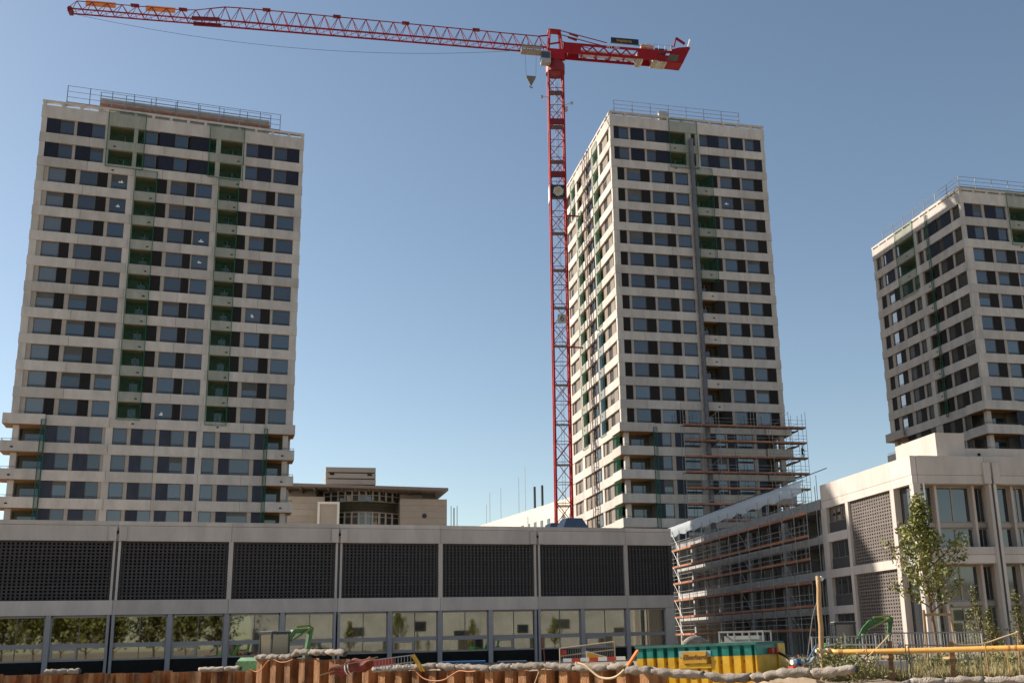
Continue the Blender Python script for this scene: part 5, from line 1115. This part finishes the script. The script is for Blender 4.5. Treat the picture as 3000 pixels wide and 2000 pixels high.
p0, p1 = at_dist(1650, 1933, 32.8), at_dist(1832, 1926, 32.0); ax_ = p1-p0; a_ = math.atan2(ax_.y, ax_.x); L = ax_.xy.length
pk = thing('warning_plank', 'red and white striped warning plank before the fence panel', 'plank', p0, a_); n = 7
for i in range(n): m = MB(); m.box(L*i/n, L*(i+1)/n-.002, -.015, .015, -.055+ax_.z*i/n, .055+ax_.z*i/n); m.build('stripe', REDW if i % 2 else WHT, pk)
for x in (.3, L-.4): MB().bar((x, .03, -.9), (x, .03, .05), .05).build('post', WOOD, pk)
p = at_dist(1718, 1918, 33.0); a_ = -math.atan2(p.x, p.y)*.8
tr_ = thing('warning_sign', 'yellow triangular sign lying askew between plank and fence panel', 'sign', p, a_)
m = MB(); m.prism([(0, .1), (.05, -.25), (.62, -.1)], -.012, .012); m.build('plate', YEL, tr_); m = MB(); m.bar((0, -.02, .12), (.66, -.02, -.08), .03); m.bar((0, -.02, .12), (.02, -.02, -.3), .03); m.build('edge', WHT, tr_)
p0, p1 = at_dist(1835, 1955, 28.6), at_dist(1868, 1905, 29.2); o = thing('strut', 'slanting orange steel strut at the left end of the yellow container', 'strut', p0); MB().bar((0, 0, 0), p1-p0, .07).build('bar', ORA, o); MB().tube(-(p1-p0)*.06, (p1-p0)*.02, .07, 8).build('shoe', STEELD, o)
p0, p1 = at_dist(1590, 1862, 44), at_dist(1600, 1945, 44); o = thing('survey_rod', 'thin dark red rod standing before the shop windows', 'rod', (p1.x, p1.y, 0)); m = MB(); m.tube((0, 0, 0), (p0.x-p1.x, p0.y-p1.y, p0.z), .018, 5); m.build('rod', REDD, o)
for i, (u, v, u2, v2, d, z_) in enumerate(((1290, 1937, 1420, 1937, 36, 'long blue crate behind the nearest sheet pile wall'), (1460, 1936, 1540, 1934, 35, 'grey-blue box behind the wall, left of the fence panel'))):
    a, b_ = at_dist(u, v, d), at_dist(u2, v2, d); ax_ = b_-a; o = thing('site_box', z_, 'box', (a.x, a.y, 0), math.atan2(ax_.y, ax_.x)); L = ax_.xy.length
    MB().box(0, L, 0, .6, 0, a.z-.05).build('body', mat('faded_blue', (.06, .09, .13), .7, var=.2) if i == 0 else MATS['faded_blue'], o); MB().box(-.03, L+.03, -.03, .63, a.z-.05, a.z).build('lid', BLUE if i == 0 else ZINC, o)
# hoses and cables
def hose(name, label, pts, rad, m, cat='hose'):
    P = [Vector(p) for p in pts]; out = []
    for i in range(len(P)-1):
        a, b_, c, d = P[max(i-1, 0)], P[i], P[i+1], P[min(i+2, len(P)-1)]
        for s in np.linspace(0, 1, 7)[:-1]:
            out.append(.5*((2*b_)+(c-a)*s+(2*a-5*b_+4*c-d)*s*s+(3*b_-a-3*c+d)*s**3))
    out.append(P[-1]); o = thing(name, label, cat, P[0]); b = MB(); b.path([q-P[0] for q in out], rad, 7); b.build('run', m, o, smooth=True)
    MB().tube((0, 0, -.03), (0, 0, .03), rad*1.25, 7).build('end_collar', m, o); return o
W = lambda u, v, k=.985: at_dist(u, v, (wall_at(u)*k).xy.length)
hose('hose', 'cream hose sagging over the sheet piles left of the container', [W(1690, 1940), W(1715, 1948), W(1735, 1965), W(1757, 1982), W(1785, 1986), W(1810, 1978), W(1832, 1958)], .035, HOSE)
hose('cable', 'orange cable looping down the face of the nearest sheet piles', [W(1215, 1962), W(1240, 1985), W(1270, 1993), W(1300, 1990), W(1325, 1975), W(1345, 1964), W(1372, 1966), W(1395, 1964)], .02, HOSO, 'cable')
hose('cable', 'brown cable looping under the geotextile on the taller sheet piles', [W(732, 1958), W(748, 1966), W(765, 1960), W(782, 1938), W(790, 1932)], .018, HOSO, 'cable')
hose('cable', 'brown cable slung between the taller sheet piles', [W(802, 1930), W(820, 1938), W(840, 1937), W(858, 1930)], .018, HOSO, 'cable')
hose('cable', 'pale cable trailing down the nearest sheet piles', [W(1578, 1968), W(1572, 1985), W(1565, 2003)], .016, HOSE, 'cable')
hose('hose', 'black hose from the container to the blue pump coupling', [at_dist(2275, 1908, 30), at_dist(2300, 1920, 29.5), at_dist(2320, 1934, 28.6), at_dist(2332, 1940, 28)], .04, BLKP)
hose('hose', 'grey hose rising right of the blue pump coupling', [at_dist(2345, 1938, 28), at_dist(2362, 1944, 28), at_dist(2376, 1938, 28.2), at_dist(2386, 1924, 28.4)], .035, GREYP)
p = at_dist(2336, 1938, 28); o = thing('pump_coupling', 'blue pump coupling with pale flanges right of the container', 'pump', p, .2)
MB().tube((-.07, 0, 0), (.07, 0, 0), .09, 12).build('body', BLUE, o); [MB().tube((s*.07, 0, 0), (s*.2, 0, 0), .07, 10).build('flange', WHT, o) for s in (-1, 1)]; MB().box(-.25, .25, -.1, .1, -.2, -.1).build('cradle', REDW, o); MB().box(-.2, .2, -.08, .08, -1.2, -.2).build('stand', STEELD, o)
p0, p1 = at_dist(2364, 1938, 30.5), at_dist(2390, 1890, 30.8); o = thing('blue_strap', 'blue strap slanting up beside the pole', 'strap', p0); MB().bar((0, 0, 0), p1-p0, .03).build('band', BLUE, o); MB().box(-.04, .04, -.04, .04, -.05, .05).build('buckle', STEEL, o)
for (u, v) in ((2282, 1950), (2300, 1948)):
    p = at_dist(u, v, 27.0); 
o = thing('concrete_block', 'pale concrete block on the ground behind the pump coupling', 'block', (at_dist(2280, 1950, 31).x, at_dist(2280, 1950, 31).y, 0), -.3); MB().box(-.2, 1.6, 0, .5, 0, .62).build('body', CONL, o); MB().box(.3, .55, -.02, 0, .1, .5).build('recess', DRK, o)
p = at_dist(2339, 1920, 52); o = thing('traffic_cone', 'small orange traffic cone in the shade before the scaffold', 'cone', (p.x, p.y, 0)); m = MB(); m.tube((0, 0, .03), (0, 0, .7), .16, 10, .03); m.build('cone', ORA, o); MB().box(-.2, .2, -.2, .2, 0, .035).build('base', BLKP, o)
# timber pole, pipe, posts, ropes, railing
pb, pt_ = at_dist(2412, 1985, 26.6), at_dist(2396, 1686, 26.6)
o = thing('timber_pole', 'tall bare timber pole standing before the scaffold', 'pole', pb); m = MB(); n = 8; pts = [(0, 0, -.6)]+[tuple((pt_-pb)*(i/n)+Vector((.012*math.sin(i*2), 0, 0))) for i in range(n+1)]; m.path(pts, [.068]+[.066-.010*i/n for i in range(n+1)], 10); m.build('shaft', WOOD, o, smooth=True)
m = MB(); m.tube((pt_-pb)*.985+Vector((.06, 0, 0)), (pt_-pb)*.985+Vector((.13, 0, -.06)), .045, 8); m.build('insulator', WHT, o)
hose('guy_wire', 'thin grey guy wire from the top of the timber pole', [pt_-Vector((0, 0, .5)), pt_.lerp(at_dist(2366, 1925, 27.4), .5), at_dist(2366, 1925, 27.4)], .012, STEEL, 'wire')
PP = [at_dist(u, v, d) for u, v, d in ((2434, 1906, 26.2), (2450, 1908.5, 26.1), (2560, 1907, 25.8), (2700, 1904, 25.5), (2850, 1900, 25.2), (3010, 1896, 24.9), (3150, 1893, 24.7))]
o = thing('gas_pipe', 'long orange-yellow plastic pipe carried on timber posts', 'pipe', PP[0]); m = MB(); m.path([q-PP[0] for q in PP], .062, 14); m.build('pipe', PIPEY, o, smooth=True)
for f in (.045, .055, .06, .78, .8): 
    i = 0; q = PP[0].lerp(PP[-1], f); q = q; dd = (PP[-1]-PP[0]).normalized()
    s = f*6; k = min(5, int(s)); q = PP[k].lerp(PP[k+1], s-k) if f > .3 else PP[1].lerp(PP[2], (f-.02)*4); m = MB(); m.tube(q-PP[0]-dd*.02, q-PP[0]+dd*.02, .068, 14); m.build('weld_collar', mat('pipe_collar', (.42, .2, .05), .5) if 'pipe_collar' not in MATS else MATS['pipe_collar'], o)
m = MB(); m.tube((-.42, 0, .02), (-.02, 0, 0), .045, 10); m.tube((-.12, 0, 0), (-.05, 0, 0), .075, 12); m.tube((-.35, 0, .02), (-.28, 0, .02), .07, 10); m.build('end_fitting', HOSE, o)
for i, (u, v0, v1, d) in enumerate(((2611, 1876, 1995, 26.0), (2791, 1878, 1990, 25.6))):
    a, b_ = at_dist(u-4, v0, d), at_dist(u+2, v1, d); o = thing('timber_post', ['stout timber post under the left half of the pipe', 'timber post under the pipe right of the staked tree'][i], 'post', (b_.x, b_.y, b_.z-.3)); m = MB(); m.bar((0, 0, 0), a-b_+Vector((0, 0, .3)), .10, .10); m.build('shaft', BARK, o); MB().bar((-.02, -.1, a.z-b_.z+.3-.36), (-.02, .16, a.z-b_.z+.3-.36), .16, .05).build('bracket', WOOD, o)
hose('rope', 'rope tied from the left timber post down to the ground', [at_dist(2604, 1861, 26), at_dist(2570, 1897, 25.8), at_dist(2535, 1930, 25.6)], .018, HOSE, 'rope')
hose('rope', 'rope sagging from the right timber post to the bamboo stick', [at_dist(2795, 1886, 25.6), at_dist(2840, 1888, 25.8), at_dist(2885, 1883, 26), at_dist(2935, 1866, 26), at_dist(2982, 1851, 26)], .016, HOSE, 'rope')
a, b_ = at_dist(2981, 1846, 26), at_dist(2986, 1960, 26); o = thing('bamboo_stick', 'thin pale stick holding the rope near the right picture edge', 'stick', b_); MB().tube((0, 0, -.3), a-b_, .02, 6).build('shaft', WOOD, o); MB().tube((a-b_)*.96, (a-b_)*.99, .035, 6).build('knot', HOSE, o)
m = MB(); m.tube((0, 0, 0), (0, 0, 0.01), .01)
for i, (u, d) in enumerate(((2535, 25.4), (2660, 25.2), (2670, 25.2), (2897, 25.0), (2958, 25.6), (2545, 25.6))):
    a, b_ = at_dist(u, 1888 if i else 1930, d), at_dist(u+1, 1985, d); o = thing('iron_rod', ['thin iron rod below the left timber post', 'thin iron rod left of the staked tree', 'second thin iron rod left of the staked tree', 'rusty rod before the pipe collar', 'pale rod under the right end of the pipe', 'rod beside the rope foot'][i], 'rod', (b_.x, b_.y, b_.z-.2)); MB().tube((0, 0, 0), (0, 0, a.z-b_.z+.2), .012, 5).build('shaft', STEELD if i < 3 else RUST, o); MB().tube((0, 0, a.z-b_.z+.17), (0, 0, a.z-b_.z+.22), .02, 6).build('cap', RUST, o)
# railings behind the pipe
def railing(name, label, u0, v0, u1, v1, d0, d1, hgt, step=.115):
    a, b_ = at_dist(u0, v0, d0), at_dist(u1, v1, d1); ax_ = b_-a; L = ax_.xy.length; t = thing(name, label, 'railing', (a.x, a.y, a.z-hgt), math.atan2(ax_.y, ax_.x)); sl_ = ax_.z/L
    for z in (hgt, .1): MB().bar((0, 0, z), (L, 0, z+sl_*L), .04).build('rail', STEEL, t)
    n = int(L/step); me = MB().bar((0, 0, .1), (0, 0, hgt), .016).mesh('bar', STEEL)
    for i in range(1, n): link(bpy.data.objects.new('bar', me), t, (L*i/n, 0, sl_*L*i/n))
    for f in (0, .33, .67, 1): MB().bar((L*f, 0, -.35), (L*f, 0, hgt+.03+sl_*L*f), .05).build('post', STEEL, t)
    return t
railing('railing', 'steel bar railing left of the tree, before the brick screen', 2378, 1866, 2527, 1862, 33, 33.8, .95)
railing('railing', 'steel bar railing behind the left timber post', 2527, 1858, 2640, 1853, 34, 34.8, .95)
railing('railing', 'steel bar railing behind the tree stakes', 2640, 1853, 2875, 1850, 35, 37, .95)
a, b_ = at_dist(2395, 1887, 29.5), at_dist(2603, 1887, 29.0); ax_ = b_-a; o = thing('hand_rail', 'low pale hand rail between pole and left timber post', 'railing', a, math.atan2(ax_.y, ax_.x)); MB().bar((0, 0, 0), (ax_.xy.length, 0, ax_.z), .04).build('rail', STEEL, o); [MB().bar((x, 0, -.7), (x, 0, 0), .04).build('post', STEEL, o) for x in (0, ax_.xy.length*.68, ax_.xy.length)]
a, b_ = at_dist(2632, 1888, 29.5), at_dist(2830, 1890, 29.5); ax_ = b_-a; o = thing('hand_rail', 'low pale hand rail behind the tree stakes', 'railing', a, math.atan2(ax_.y, ax_.x)); [MB().bar((0, 0, -z), (ax_.xy.length, 0, ax_.z-z), .035).build('rail', STEEL, o) for z in (0, .1)]; [MB().bar((x, 0, -.7), (x, 0, .02), .04).build('post', STEEL, o) for x in (.02, .3, ax_.xy.length)]
a, b_ = at_dist(2380, 1940, 31.5), at_dist(2660, 1935, 32); ax_ = b_-a; o = thing('kerb_wall', 'low pale concrete kerb wall below the railing', 'wall', (a.x, a.y, 0), math.atan2(ax_.y, ax_.x)); nk = 5
for i in range(nk): L = ax_.xy.length/nk; boxo('kerb_block', o, i*L+.01, (i+1)*L-.01, 0, .3, .05, a.z+.02*(i % 2), CONL)
# ================================================================== WORKER ON THE SCAFFOLD
def person(label, loc, rz):
    t = thing('person', label, 'person', loc, rz)
    m = bpy.data.meshes.new('body'); J = {'pel': (0, 0, .92, .14), 'wai': (0, 0, 1.08, .125), 'che': (0, -.02, 1.33, .155), 'nec': (0, -.02, 1.5, .06), 'hd0': (0, -.05, 1.58, .09), 'hd': (0, -.06, 1.68, .10),
         'hl': (.1, 0, .88, .095), 'kl': (.12, -.12, .50, .07), 'al': (.12, .05, .09, .05), 'tl': (.12, -.12, .04, .045), 'hr': (-.1, 0, .88, .095), 'kr': (-.11, .02, .48, .07), 'ar': (-.11, .12, .09, .05), 'tr': (-.11, -.05, .04, .045),
         'sl': (.2, -.02, 1.42, .065), 'el': (.3, -.1, 1.16, .05), 'wl': (.24, -.34, 1.12, .038), 'fl': (.22, -.42, 1.13, .035), 'sr': (-.2, -.02, 1.42, .065), 'er': (-.32, -.05, 1.15, .05), 'wr': (-.28, -.30, 1.20, .038), 'fr': (-.26, -.38, 1.22, .035)}
    E_ = ['pel wai', 'wai che', 'che nec', 'nec hd0', 'hd0 hd', 'pel hl', 'hl kl', 'kl al', 'al tl', 'pel hr', 'hr kr', 'kr ar', 'ar tr', 'che sl', 'sl el', 'el wl', 'wl fl', 'che sr', 'sr er', 'er wr', 'wr fr']
    nm = list(J); m.from_pydata([J[k][:3] for k in nm], [tuple(nm.index(x) for x in e.split()) for e in E_], []); m.materials.append(CLO)
    b = bpy.data.objects.new('body', m); link(b, t); sk = b.modifiers.new('s', 'SKIN'); m.skin_vertices or None
    for i, k in enumerate(nm): m.skin_vertices[0].data[i].radius = (J[k][3], J[k][3]); m.skin_vertices[0].data[i].use_root = k == 'pel'
    b.modifiers.new('d', 'SUBSURF').levels = 1
    h = MB(); h.tube((0, -.06, 1.70), (0, -.06, 1.80), .125, 12, .07); h.build('helmet', mat('dark_helmet', (.03, .03, .04), .4), t)
    return t
wz = 22.0+H
q = rot2((X2a+23.9, Y2_-1.15), A2_)
person('worker in dark clothes standing on the scaffold beside the right balconies', (q[0], q[1], wz), .6)
